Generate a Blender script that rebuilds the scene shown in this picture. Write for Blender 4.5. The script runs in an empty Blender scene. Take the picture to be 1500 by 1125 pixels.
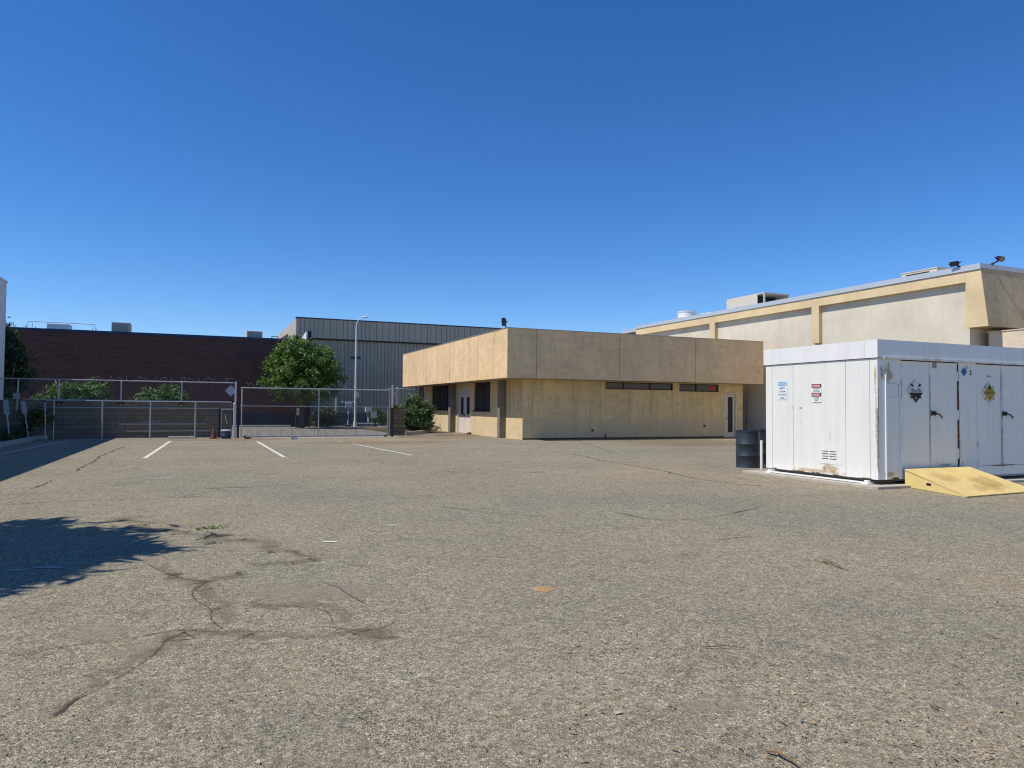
import bpy, bmesh, math, random
from mathutils import Vector, Matrix, Quaternion
random.seed(7)
S = bpy.context.scene
COL = S.collection
R = math.radians
PI = math.pi

# ------------------------------------------------------------------ camera
F, CX, CY, EYE = 1050.0, 750.0, 562.5, 1.5
YAW = math.atan(450 / F); PITCH = math.atan(34.2 / F); ROLL = R(0.47)
fw = Vector((math.sin(YAW) * math.cos(PITCH), math.cos(YAW) * math.cos(PITCH), math.sin(PITCH)))
r0 = Vector((math.cos(YAW), -math.sin(YAW), 0)); u0 = r0.cross(fw)
rt = r0 * math.cos(ROLL) + u0 * math.sin(ROLL); up = rt.cross(fw)
CAM = Vector((0, 0, EYE))
def gp(px, py, z=0.0):                      # survey helper: photo pixel -> point on the ground
    d = fw + rt * ((px - CX) / F) + up * ((CY - py) / F)
    return CAM + d * ((z - EYE) / d.z)

cam = bpy.data.cameras.new('camera'); cam_ob = bpy.data.objects.new('camera', cam); COL.objects.link(cam_ob)
cam.sensor_width = 36; cam.lens = 36 * F / 1500; cam.clip_end = 3000; cam.clip_start = 0.05
m = Matrix((rt, up, -fw)).transposed().to_4x4(); m.translation = CAM; cam_ob.matrix_world = m
S.camera = cam_ob

# ------------------------------------------------------------------ light
EL, AZ = R(55.6), R(1.6)
sdir = Vector((-math.cos(EL) * math.cos(AZ), math.cos(EL) * math.sin(AZ), math.sin(EL)))
sun = bpy.data.lights.new('sun', 'SUN'); sun.energy = 4.15; sun.angle = R(0.5); sun.color = (1, 0.94, 0.84)
so = bpy.data.objects.new('sun', sun); COL.objects.link(so)
so.rotation_euler = sdir.to_track_quat('Z', 'Y').to_euler()
W = bpy.data.worlds.new('World'); S.world = W; W.use_nodes = True
nt = W.node_tree; bg = nt.nodes['Background']
sk = nt.nodes.new('ShaderNodeTexSky'); sk.sky_type = 'NISHITA'; sk.sun_disc = False
sk.sun_elevation = EL; sk.sun_rotation = R(271.6); sk.air_density = 0.8; sk.dust_density = 0.0; sk.ozone_density = 6.0
hs = nt.nodes.new('ShaderNodeHueSaturation'); hs.inputs['Saturation'].default_value = 1.22; hs.inputs['Hue'].default_value = .506
nt.links.new(sk.outputs[0], hs.inputs['Color']); nt.links.new(hs.outputs[0], bg.inputs[0]); bg.inputs[1].default_value = 0.137
S.view_settings.view_transform = 'Standard'; S.view_settings.look = 'None'; S.view_settings.gamma = 1
S.view_settings.exposure = 0.12
S.cycles.use_denoising = True; S.cycles.denoising_prefilter = 'NONE'; S.cycles.denoising_input_passes = 'RGB_ALBEDO_NORMAL'
S.cycles.max_bounces = 6; S.cycles.pixel_filter_type = 'BLACKMAN_HARRIS'; S.cycles.filter_width = 1.15

# ------------------------------------------------------------------ materials
class NT:
    def __init__(s, name):
        s.m = bpy.data.materials.new(name); s.m.use_nodes = True
        s.t = s.m.node_tree; s.b = s.t.nodes['Principled BSDF']; s.out = s.t.nodes['Material Output']
        s.co = s.t.nodes.new('ShaderNodeTexCoord').outputs['Object']
    def n(s, typ, out=0, props=None, **kw):
        nd = s.t.nodes.new('ShaderNode' + typ)
        for k, v in (props or {}).items(): setattr(nd, k, v)
        for k, v in kw.items():
            key = int(k[1:]) if k[0] == 'i' and k[1:].isdigit() else k
            s.set(nd.inputs[key], v)
        return nd.outputs[out]
    def set(s, sock, v):
        if hasattr(v, 'is_output'): s.t.links.new(v, sock)
        else:
            if isinstance(v, tuple) and len(v) == 3 and sock.type == 'RGBA': v = v + (1,)
            sock.default_value = v
    def map(s, scale, co=None):
        return s.n('Mapping', Vector=co or s.co, Scale=scale)
    def noise(s, scale, detail=3, rough=.55, co=None, out=0):
        return s.n('TexNoise', out, Vector=co or s.co, Scale=scale, Detail=detail, Roughness=rough)
    def ramp(s, fac, stops, interp='LINEAR'):
        nd = s.t.nodes.new('ShaderNodeValToRGB'); s.t.links.new(fac, nd.inputs[0])
        cr = nd.color_ramp; cr.interpolation = interp
        while len(cr.elements) < len(stops): cr.elements.new(0.5)
        for e, (p, c) in zip(cr.elements, stops):
            e.position = p; e.color = (c, c, c, 1) if not isinstance(c, tuple) else c + (1,)
        return nd.outputs[0]
    def mix(s, a, b, fac, blend='MIX'):
        nd = s.t.nodes.new('ShaderNodeMix'); nd.data_type = 'RGBA'; nd.blend_type = blend
        s.set(nd.inputs[0], fac); s.set(nd.inputs[6], a); s.set(nd.inputs[7], b); return nd.outputs[2]
    def math(s, op, a, b=0.0, c=0.0):
        nd = s.t.nodes.new('ShaderNodeMath'); nd.operation = op
        s.set(nd.inputs[0], a); s.set(nd.inputs[1], b); s.set(nd.inputs[2], c); return nd.outputs[0]
    def sep(s, v=None):
        nd = s.t.nodes.new('ShaderNodeSeparateXYZ'); s.t.links.new(v or s.co, nd.inputs[0]); return nd.outputs
    def bump(s, h, strength=.3, dist=.01):
        s.set(s.b.inputs['Normal'], s.n('Bump', Height=h, Strength=strength, Distance=dist))
    def fin(s, color, rough=.8, metal=0.0, spec=.4):
        s.set(s.b.inputs['Base Color'], color); s.set(s.b.inputs['Roughness'], rough)
        s.set(s.b.inputs['Metallic'], metal); s.b.inputs['Specular IOR Level'].default_value = spec
        return s.m

def paint(name, col, rough=.5, metal=0.0, var=.12, scale=3.0, bump=.05, spec=.4, dirt=None, dirt_amt=.3):
    t = NT(name)
    f = t.noise(scale, 5, .6)
    c = t.mix(tuple(x * (1 - var) for x in col), tuple(min(1, x * (1 + var)) for x in col), f)
    if dirt:
        st = t.noise(1, 4, .6, t.map((5, 5, .5)))
        c = t.mix(c, dirt, t.math('MULTIPLY', t.ramp(st, [(.45, 0.0), (.8, 1.0)]), dirt_amt))
    if bump: t.bump(t.noise(scale * 12, 4), bump, .02)
    return t.fin(c, rough, metal, spec)

def stucco(name, col, streak=.5, dark=(.25, .2, .13), low=None, fine=70, mott=1.0):
    t = NT(name)
    big = t.noise(.55, 4, .6); mid = t.noise(3.0, 5, .65); fn = t.noise(fine, 3, .6)
    c = t.mix(tuple(x * .84 for x in col), tuple(min(1, x * 1.1) for x in col), t.ramp(big, [(.3, 0.0), (.7, 1.0)]))
    c = t.mix(c, tuple(x * .66 for x in col), t.math('MULTIPLY', t.ramp(mid, [(.45, 0.0), (.72, 1.0)]), .6 * mott))
    hb = t.noise(1, 4, .6, t.map((1.2, 1.2, 5)))
    c = t.mix(c, tuple(min(1, x * 1.18) for x in col), t.math('MULTIPLY', t.ramp(hb, [(.5, 0.0), (.75, 1.0)]), .45 * mott))
    st = t.noise(1, 5, .65, t.map((3.2, 3.2, .16)))
    st2 = t.noise(1, 3, .6, t.map((11, 11, .35)))
    c = t.mix(c, dark, t.math('MULTIPLY', t.ramp(st, [(.5, 0.0), (.78, 1.0)]), streak * .7))
    c = t.mix(c, dark, t.math('MULTIPLY', t.ramp(st2, [(.52, 0.0), (.8, 1.0)]), streak * .4))
    if low:                                     # splash-back staining along the foot of the wall
        z = t.sep()[2]
        k = t.math('ADD', z, t.math('MULTIPLY', t.noise(1.3, 4), -1.6))
        c = t.mix(c, low, t.math('MULTIPLY', t.ramp(k, [(0.0, 1.0), (.35, 0.0)]), .55))
    c = t.mix(c, tuple(x * .8 for x in col), t.math('MULTIPLY', t.ramp(fn, [(.4, 0.0), (.7, 1.0)]), .25))
    t.bump(fn, .12, .006)
    return t.fin(c, .92, 0, .2)

def asphalt():
    t = NT('asphalt_chip_seal')
    big = t.noise(.16, 4, .6); mid = t.noise(.9, 5, .65); patch = t.noise(4.5, 4, .6); grit = t.noise(26, 3, .7)
    v = t.t.nodes.new('ShaderNodeTexVoronoi'); v.feature = 'F1'
    t.set(v.inputs['Vector'], t.n('VectorMath', props={'operation': 'ADD'}, i0=t.co, i1=t.n('VectorMath', props={'operation': 'SCALE'}, i0=t.noise(30, 2, out=1), Scale=.02)))
    v.inputs['Scale'].default_value = 135; v.inputs['Randomness'].default_value = 1
    sp = t.t.nodes.new('ShaderNodeSeparateColor'); t.t.links.new(v.outputs['Color'], sp.inputs[0])
    stone = t.ramp(sp.outputs[0], [(0, (.030, .033, .037)), (.10, (.075, .082, .09)), (.26, (.15, .16, .165)), (.34, (.31, .285, .235)), (.62, (.40, .37, .30)), (.84, (.50, .47, .385)), (.945, (.54, .40, .23)), (.965, (.80, .77, .69))])
    v2 = t.t.nodes.new('ShaderNodeTexVoronoi'); v2.feature = 'F1'; t.set(v2.inputs['Vector'], t.co); v2.inputs['Scale'].default_value = 44
    sp2 = t.t.nodes.new('ShaderNodeSeparateColor'); t.t.links.new(v2.outputs['Color'], sp2.inputs[0])
    binder = t.mix((.33, .295, .235), (.235, .212, .172), patch)
    gap = t.ramp(v.outputs['Distance'], [(.35, 0.0), (.62, 1.0)])
    c = t.mix(stone, binder, t.math('MULTIPLY', gap, .6))
    dust = t.ramp(t.math('ADD', mid, t.math('MULTIPLY', patch, .35)), [(.55, 0.0), (.85, 1.0)])
    c = t.mix(c, (.40, .355, .28), t.math('MULTIPLY', dust, .5))
    worn = t.ramp(t.math('ADD', t.noise(1.6, 5, .65), t.math('MULTIPLY', grit, .3)), [(.68, 0.0), (.84, 1.0)])
    c = t.mix(c, (.15, .15, .15), t.math('MULTIPLY', worn, .32))
    c = t.mix(c, (.10, .10, .10), t.math('MULTIPLY', t.ramp(sp2.outputs[1], [(.85, 0.0), (.9, 1.0)]), .3))
    for sc_, amp in ((70, .5), (31, .36), (12, .14)):
        vv = t.t.nodes.new('ShaderNodeTexVoronoi'); vv.feature = 'F1'; t.set(vv.inputs['Vector'], t.co); vv.inputs['Scale'].default_value = sc_
        ss = t.t.nodes.new('ShaderNodeSeparateColor'); t.t.links.new(vv.outputs['Color'], ss.inputs[0])
        g_ = t.math('ADD', 1 - amp / 2, t.math('MULTIPLY', ss.outputs[0], amp))
        c = t.mix(c, t.n('CombineColor', i0=g_, i1=g_, i2=g_), 1.0, 'MULTIPLY')
    c = t.mix(c, t.mix(c, (.90, .92, .95), 1.0, 'MULTIPLY'), t.ramp(big, [(.4, 1.0), (.62, 0.0)]))
    c = t.mix(c, (.36, .29, .20), t.math('MULTIPLY', t.ramp(t.noise(.35, 4, .7), [(.55, 0.0), (.75, 1.0)]), .3))
    zone = t.ramp(t.noise(.11, 3, .6), [(.38, 0.0), (.62, 1.0)]); zone2 = t.ramp(t.noise(.45, 5, .7), [(.4, 0.0), (.66, 1.0)])
    c = t.mix(c, t.mix((1.0, .925, .755), (.92, .905, .80), zone), 1.0, 'MULTIPLY')
    c = t.mix(c, t.mix((1.0, 1.0, 1.0), (.86, .865, .875), zone2), 1.0, 'MULTIPLY')
    h = t.math('ADD', t.math('MULTIPLY', v.outputs['Distance'], -1.0), t.math('MULTIPLY', grit, .6))
    t.bump(h, .55, .012)
    return t.fin(c, .95, 0, .15)

def decal(name, col, col2=None, amount=.8, scale=8.0, edge=(.15, .6), cut=(.35, .6), rough=.95, rag=2.4):
    """worn stain: opaque in its middle, broken up by noise toward the rim (uv runs 0..1 across it)"""
    t = NT(name)
    uv = t.t.nodes.new('ShaderNodeUVMap').outputs[0]; x = t.sep(uv)
    def tent(a): return t.math('SUBTRACT', 1.0, t.math('ABSOLUTE', t.math('SUBTRACT', t.math('MULTIPLY', a, 2.0), 1.0)))
    k = t.math('MULTIPLY', t.ramp(tent(x[0]), [(0, 0.0), (edge[1], 1.0)], 'EASE'), t.ramp(tent(x[1]), [(0, 0.0), (edge[0], 1.0)], 'EASE'))
    nz = t.math('ADD', t.math('MULTIPLY', t.noise(scale, 4, .65), .6), t.math('MULTIPLY', t.noise(scale * 9, 2, .7), .4))
    nz = t.math('MULTIPLY', t.math('SUBTRACT', nz, .5), rag)
    a = t.ramp(t.math('MULTIPLY', t.math('ADD', k, nz), t.ramp(k, [(0, 0.0), (.25, 1.0)])), [(cut[0], 0.0), (cut[1], 1.0)], 'EASE')
    a = t.math('MULTIPLY', a, amount)
    t.set(t.b.inputs['Alpha'], a)
    c = t.mix(col, col2 or tuple(v * .6 for v in col), t.noise(scale * 4, 4))
    return t.fin(c, rough, 0, .1)

def foliage(name, c0, c1, c2, trans=.25):
    t = NT(name)
    rnd = t.n('NewGeometry', 8)
    cl = t.noise(1.6, 2, .5)
    c = t.ramp(t.math('ADD', t.math('MULTIPLY', rnd, .6), t.math('MULTIPLY', cl, .4)), [(.1, c0), (.5, c1), (.95, c2)])
    t.fin(c, .5, 0, .4)
    tr = t.n('BsdfTranslucent', Color=t.mix(c, (.2, .3, .03), .4))
    mx = t.n('MixShader', Fac=trans, i1=t.b.outputs[0], i2=tr)
    t.t.links.new(mx, t.out.inputs[0])
    return t.m

def brickmat(name, c1, c2, mortar, bw, bh, ms=.012, rough=.9, var=.5, axis='x'):
    t = NT(name); x = t.sep()
    v = t.n('CombineXYZ', X=x[0] if axis == 'x' else x[1], Y=x[2])
    nd = t.t.nodes.new('ShaderNodeTexBrick'); t.set(nd.inputs['Vector'], v)
    for k, val in (('Color1', c1), ('Color2', c2), ('Mortar', mortar)): nd.inputs[k].default_value = val + (1,)
    nd.inputs['Scale'].default_value = 1; nd.inputs['Mortar Size'].default_value = ms
    nd.inputs['Brick Width'].default_value = bw; nd.inputs['Row Height'].default_value = bh
    c = t.mix(nd.outputs[0], tuple(v * .55 for v in c1), t.math('MULTIPLY', t.ramp(t.noise(1, 5, .65, t.map((1.0, 1.0, 3.0))), [(.4, 0.0), (.75, 1.0)]), var))
    c = t.mix(c, tuple(min(1, v * 2.0) for v in c2), t.math('MULTIPLY', t.ramp(t.noise(1, 4, .7, t.map((.7, .7, 9))), [(.56, 0.0), (.75, 1.0)]), var * .5))
    t.bump(nd.outputs[1], -.4, .01)
    return t.fin(c, rough, 0, .2)

def glassmat(name, col=(.02, .022, .028), rough=.08):
    t = NT(name); return t.fin(col, rough, 0, .6)

M = dict(
    asphalt=asphalt(),
    tan=stucco('tan_stucco', (.83, .595, .335), .5, (.47, .33, .19)),
    tan_wall=stucco('tan_wall_stucco', (.81, .60, .305), 1.0, (.34, .27, .15), low=(.60, .49, .33), mott=1.45),
    cream=stucco('cream_concrete', (.70, .635, .50), .22, (.40, .36, .28), mott=.3),
    beam=stucco('ochre_concrete', (.74, .575, .34), .3, (.45, .34, .2), mott=.35),
    mansard=stucco('weathered_mansard_stucco', (.46, .38, .25), .6, (.22, .18, .12)),
    pale=stucco('pale_pink_stucco', (.76, .63, .47), .15, (.5, .42, .3)),
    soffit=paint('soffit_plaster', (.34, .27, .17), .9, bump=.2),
    lbwhite=stucco('white_stucco', (.75, .75, .74), .12, (.5, .5, .5)),
    flash=paint('pale_blue_flashing', (.52, .56, .60), .45, .2, .08, 1.2),
    coping=paint('metal_coping', (.42, .38, .32), .5, .4),
    white=paint('white_enamel', (.80, .785, .72), .42, 0, .05, 1.5, .03, .5, (.60, .58, .52), .35),
    white_trim=paint('white_enamel_trim', (.80, .80, .765), .42, 0, .05, 1.5, .03, .5, (.55, .53, .5), .3),
    whitebright=paint('white_pipe', (.85, .85, .84), .4, 0, .04),
    dripedge=paint('sunlit_drip_edge', (.85, .80, .70), .5, 0, .15, 6, .03, .4, (.4, .25, .12), .7),  # pale colour stands in for sun catching the edge; rust streaks on top
    door=paint('pale_pink_door', (.72, .63, .55), .5, 0, .05),
    doorwhite=paint('off_white_frame', (.66, .58, .46), .5, 0, .08),
    dark=paint('dark_metal', (.03, .032, .036), .5, .3),
    black=paint('black_shadow_gap', (.012, .012, .013), .9, 0, .1, bump=0),
    seam=paint('panel_joint', (.10, .10, .10), .9, 0, .2, bump=0),
    stone_col=paint('weathered_column', (.21, .18, .14), .8, 0, .2, 4, .2),
    glass=glassmat('dark_glass'),
    screen=paint('dark_window_screen', (.035, .030, .034), .7, 0, .3, 4, 0),
    frame=paint('bronze_frame', (.03, .026, .024), .5, .3),
    red=paint('red_plastic', (.45, .02, .03), .5),
    darkred=paint('dark_red_box', (.16, .015, .02), .6),
    siding=paint('grey_siding', (.32, .29, .245), .7, 0, .12, 2),
    corr=paint('grey_steel_siding', (.47, .385, .285), .55, .1, .15, .7, .03),
    corr2=paint('grey_steel_siding_upper', (.52, .425, .315), .55, .1, .15, .7, .03),
    conc=paint('concrete', (.46, .42, .345), .9, 0, .2, 3, .3, .2, (.26, .23, .18), .5),
    conc_dark=paint('grey_concrete_base', (.17, .175, .18), .9, 0, .2, 2, .2, .2),
    kerb=paint('kerb_concrete', (.40, .39, .36), .9, 0, .2, 3, .3, .2),
    road=paint('worn_drive_asphalt', (.215, .20, .172), .95, 0, .25, 1.2, .3, .15),
    road_dark=paint('dark_shaded_asphalt', (.04, .043, .05), .95, 0, .25, 1.2, .3, .15),  # dark asphalt, with the shade on the street put into its colour
    soil=paint('planter_soil', (.12, .085, .05), 1, 0, .4, 3, .8, .1),
    galv=paint('galvanised_steel', (.50, .51, .52), .45, .55, .12, 6),
    wire=paint('galvanised_wire', (.20, .205, .21), .7, 0, .1, 6, 0, .1),
    darkwire=paint('weathered_razor_wire', (.14, .14, .14), .6, .5, .1, 6, 0),
    navy=paint('navy_painted_steel', (.02, .025, .04), .5, .2),
    rust=paint('rusted_steel', (.13, .055, .025), .95, 0, .5, 12, .4),
    ramp=paint('yellow_ramp_board', (.72, .54, .21), .7, 0, .1, 4, .15, .3, (.45, .32, .13), .6),
    rampside=paint('yellow_ramp_side', (.75, .58, .24), .65, 0, .06, 3, .08, .3),
    drum=paint('slate_blue_drum', (.032, .04, .055), .45, .1, .15, 3, .05),
    drumlid=paint('rusty_drum_lid', (.16, .085, .05), .9, 0, .5, 14, .3),
    bluebin=paint('blue_grey_plastic', (.03, .05, .085), .5, 0, .15, 5),
    greylid=paint('grey_plastic', (.30, .32, .36), .6, 0, .15, 5),
    cone=paint('faded_cone_rubber', (.16, .045, .03), .8, 0, .25, 5),
    signback=paint('bare_aluminium_sign', (.42, .45, .52), .5, .3, .08, 3),
    signwhite=paint('white_sign_sheet', (.78, .80, .80), .5, 0, .06, 8),
    signgrey=paint('weathered_sign_sheet', (.34, .35, .35), .7, 0, .2, 14),
    ink=paint('black_ink', (.02, .022, .03), .7, 0, .1, bump=0),
    inkblue=paint('blue_ink', (.10, .17, .30), .7, 0, .1, bump=0),
    skyblue=paint('sign_light_blue', (.20, .42, .66), .6, 0, .15, 20, 0),
    signred=paint('sign_red', (.55, .06, .07), .6, 0, .15, 20, 0),
    placblue=paint('placard_blue', (.03, .14, .42), .6, 0, .1, bump=0),
    placgold=paint('placard_yellow', (.40, .30, .02), .6, 0, .2, 20, 0),
    placgrey=paint('placard_faded_white', (.70, .70, .67), .6, 0, .12, 20, 0),
    line=paint('parking_paint', (.80, .79, .75), .9, 0, .08, 6, .2, .2, (.45, .42, .36), .4),
    acu=paint('beige_sheet_metal', (.62, .55, .43), .6, .1, .1, 3),
    aculouv=paint('louvred_sheet_metal', (.36, .32, .27), .6, .1, .2, 3),
    vent=paint('white_sheet_metal', (.78, .76, .74), .5, .1, .06, 3),
    trunk=paint('bark', (.10, .075, .055), .95, 0, .35, 8, .6, .1),
    lampgrey=paint('pale_lamp_steel', (.72, .70, .68), .5, 0, .06),
    brick=brickmat('dark_brick', (.118, .060, .050), (.16, .075, .060), (.085, .058, .052), .7, .16, .014, var=.4),
    darkblue=paint('dark_blue_wall', (.022, .030, .046), .8, 0, .2, 1),  # one even dark blue for the wall foot and the end pier
    bluecap=paint('blue_roof_edge', (.025, .05, .11), .5, .2),
    cmu=brickmat('grey_block_wall', (.19, .165, .125), (.23, .198, .15), (.135, .117, .09), .4, .2, .014, .95, .6),
    cmu2=brickmat('brown_block_wall', (.17, .14, .10), (.22, .18, .13), (.09, .075, .055), .4, .2, .014, .95, .6),
    leaf=foliage('tree_leaves', (.038, .08, .013), (.10, .185, .03), (.25, .34, .07)),
    leafdark=foliage('dark_leaves', (.012, .026, .012), (.028, .055, .02), (.06, .10, .035)),
    leafshrub=foliage('glossy_shrub_leaves', (.035, .07, .025), (.085, .145, .06), (.21, .28, .14)),
    leafole=foliage('oleander_leaves', (.03, .07, .015), (.085, .17, .04), (.22, .32, .11)),
    leafdry=foliage('dry_sapling_leaves', (.05, .05, .015), (.12, .11, .03), (.26, .17, .06)),
    weed=foliage('weed_leaves', (.07, .14, .02), (.12, .2, .03), (.2, .28, .07)),
    crack=decal('crack_dirt', (.075, .058, .038), (.14, .11, .075), .5, 9, (.02, .95), (.35, 1.2), rag=3.0),
    crackthin=decal('crack_dark', (.05, .043, .035), (.09, .08, .065), .75, 7, (.02, .9), (.40, .9), rag=3.0),
    silt=decal('dried_silt', (.185, .140, .085), (.25, .20, .135), .32, 7, (.12, 1.0), (.3, 1.5), rag=3.0),
    dust=decal('pale_dust', (.40, .35, .27), (.33, .28, .21), .4, 5, (.95, .95), (.25, 1.2), rag=2.6),
    dirt=decal('red_brown_dirt', (.33, .22, .125), (.38, .28, .18), .6, 1.4, (.95, .95), (.2, 1.3), rag=2.6),
    linedecal=decal('worn_parking_paint', (.76, .74, .68), (.60, .57, .50), .9, 5, (.02, .25), (.08, .3), rag=.9),
    wornpaint=decal('worn_paint', (.58, .55, .48), (.5, .47, .4), .7, 14, (.5, .7), (.3, .9), rag=3),
    ruststain=decal('rust_stain', (.56, .33, .11), (.42, .20, .06), .65, 9, (.9, .95), (.45, 1.1), rag=3.2),
    rustdark=decal('rust_flakes', (.09, .045, .025), (.20, .09, .035), .95, 16, (.15, 1.0), (.62, .8), rag=4.0),
    rustwash=decal('rust_wash', (.55, .37, .16), (.5, .33, .15), .5, 6, (.95, .95), (.3, 1.3), rag=2.6),
    rampwear=decal('ramp_scuffs', (.40, .27, .10), (.5, .36, .14), .3, 3, (.9, .95), (.3, 1.5), rag=3.0),
    grime=decal('grime_streak', (.26, .24, .21), (.32, .3, .26), .5, 9, (.8, 1.0), (.4, 1.2), rag=3.2),
    oil=decal('dark_worn_patch', (.10, .097, .09), (.16, .15, .13), .26, 3.2, (1, 1), (.3, 1.8), rag=4.5),
    twig=paint('dry_twig', (.20, .125, .06), .9, 0, .3, 10),
    stone=paint('pale_stone', (.5, .43, .33), .9, 0, .25, 10, .5),
    darkstone=paint('dark_stone', (.05, .045, .04), .9, 0, .3, 10, .5),
    bluepkt=paint('blue_wrapper', (.10, .17, .42), .5, 0, .2, 20),
)

# ------------------------------------------------------------------ mesh helpers
def root_of(o):
    while o.parent: o = o.parent
    return o
def org(o): return Vector(root_of(o).location) if o else Vector((0, 0, 0))

class MB:
    def __init__(s): s.v = []; s.f = []; s.mi = []; s.uv = {}; s.cur = 0
    def add(s, vs, fs, uvs=None):
        b = len(s.v); s.v += [Vector(v) for v in vs]
        for i, f in enumerate(fs):
            if uvs: s.uv[len(s.f)] = uvs[i]
            s.f.append([b + k for k in f]); s.mi.append(s.cur)
        return s
    def box(s, x0, x1, y0, y1, z0, z1):
        vs = [(x, y, z) for z in (z0, z1) for y in (y0, y1) for x in (x0, x1)]
        return s.add(vs, [(0, 2, 3, 1), (4, 5, 7, 6), (0, 1, 5, 4), (2, 6, 7, 3), (0, 4, 6, 2), (1, 3, 7, 5)])
    def quad(s, a, b, c, d, uv=True):
        return s.add([a, b, c, d], [(0, 1, 2, 3)], [[(0, 0), (1, 0), (1, 1), (0, 1)]] if uv else None)
    def prism(s, poly, ax, a0, a1):
        def P(p, a): return {'x': (a, p[0], p[1]), 'y': (p[0], a, p[1]), 'z': (p[0], p[1], a)}[ax]
        n = len(poly); vs = [P(p, a0) for p in poly] + [P(p, a1) for p in poly]
        return s.add(vs, [tuple(range(n))[::-1], tuple(range(n, 2 * n))] + [(i, (i + 1) % n, n + (i + 1) % n, n + i) for i in range(n)])
    def tube(s, pts, r, n=8, cap=True):
        pts = [Vector(p) for p in pts]; rr = r if isinstance(r, (list, tuple)) else [r] * len(pts)
        t0 = (pts[1] - pts[0]).normalized(); a = t0.orthogonal().normalized(); rings = []
        vs = []
        for i, p in enumerate(pts):
            t = (pts[min(i + 1, len(pts) - 1)] - pts[max(i - 1, 0)]).normalized()
            a = (a - t * a.dot(t)).normalized(); b = t.cross(a)
            vs += [p + (a * math.cos(2 * PI * k / n) + b * math.sin(2 * PI * k / n)) * rr[i] for k in range(n)]
        fs = [(i * n + k, i * n + (k + 1) % n, (i + 1) * n + (k + 1) % n, (i + 1) * n + k) for i in range(len(pts) - 1) for k in range(n)]
        if cap: fs += [tuple(range(n))[::-1], tuple((len(pts) - 1) * n + k for k in range(n))]
        return s.add(vs, fs)
    def lathe(s, c, prof, n=28):
        vs = [(c[0] + r * math.cos(2 * PI * k / n), c[1] + r * math.sin(2 * PI * k / n), c[2] + z) for r, z in prof for k in range(n)]
        fs = [(i * n + k, i * n + (k + 1) % n, (i + 1) * n + (k + 1) % n, (i + 1) * n + k) for i in range(len(prof) - 1) for k in range(n)]
        fs += [tuple(range(n))[::-1], tuple((len(prof) - 1) * n + k for k in range(n))]
        return s.add(vs, fs)
    def build(s, name, mats, parent=None, loc=None, smooth=False, bevel=0):
        me = bpy.data.meshes.new(name)
        o_ = org(parent) if parent else Vector(loc or (0, 0, 0))
        me.from_pydata([tuple(v - o_) for v in s.v], [], s.f)
        for mm in (mats if isinstance(mats, list) else [mats]): me.materials.append(mm)
        me.polygons.foreach_set('material_index', s.mi)
        if s.uv:
            ul = me.uv_layers.new(name='UVMap')
            for fi, uvs in s.uv.items():
                p = me.polygons[fi]
                for li, u in zip(p.loop_indices, uvs): ul.data[li].uv = u
        if smooth:
            me.polygons.foreach_set('use_smooth', [True] * len(me.polygons))
            try: me.set_sharp_from_angle(angle=R(40))
            except Exception: pass
        me.update()
        ob = bpy.data.objects.new(name, me); COL.objects.link(ob)
        if parent: ob.parent = parent
        else: ob.location = o_
        if bevel:
            md = ob.modifiers.new('bevel', 'BEVEL'); md.width = bevel; md.segments = 2; md.limit_method = 'ANGLE'
        return ob

def tag(o, label=None, cat=None, group=None, kind=None):
    if label: o['label'] = label
    if cat: o['category'] = cat
    if group: o['group'] = group
    if kind: o['kind'] = kind
    return o
def thing(name, label, cat, loc, group=None):
    o = bpy.data.objects.new(name, None); COL.objects.link(o); o.location = loc; o.empty_display_size = .2
    return tag(o, label, cat, group)
def struct(name, mb, mat, label=None, cat=None, **k):
    return tag(mb.build(name, mat, **k), label, cat, kind='structure')

def letters(mb, s, size, at, xd, yd, lift=.0, align='CENTER', bold=1.0):
    cu = bpy.data.curves.new('lettering', 'FONT'); cu.body = s; cu.size = size; cu.align_x = align; cu.resolution_u = 2
    cu.offset = .012 * size * bold
    ob = bpy.data.objects.new('lettering', cu); me = bpy.data.meshes.new_from_object(ob)
    xd, yd = Vector(xd), Vector(yd); nd = xd.cross(yd)
    mb.add([Vector(at) + xd * v.co.x + yd * v.co.y + nd * lift for v in me.vertices], [tuple(p.vertices) for p in me.polygons])
    bpy.data.objects.remove(ob); bpy.data.curves.remove(cu); bpy.data.meshes.remove(me)

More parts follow.
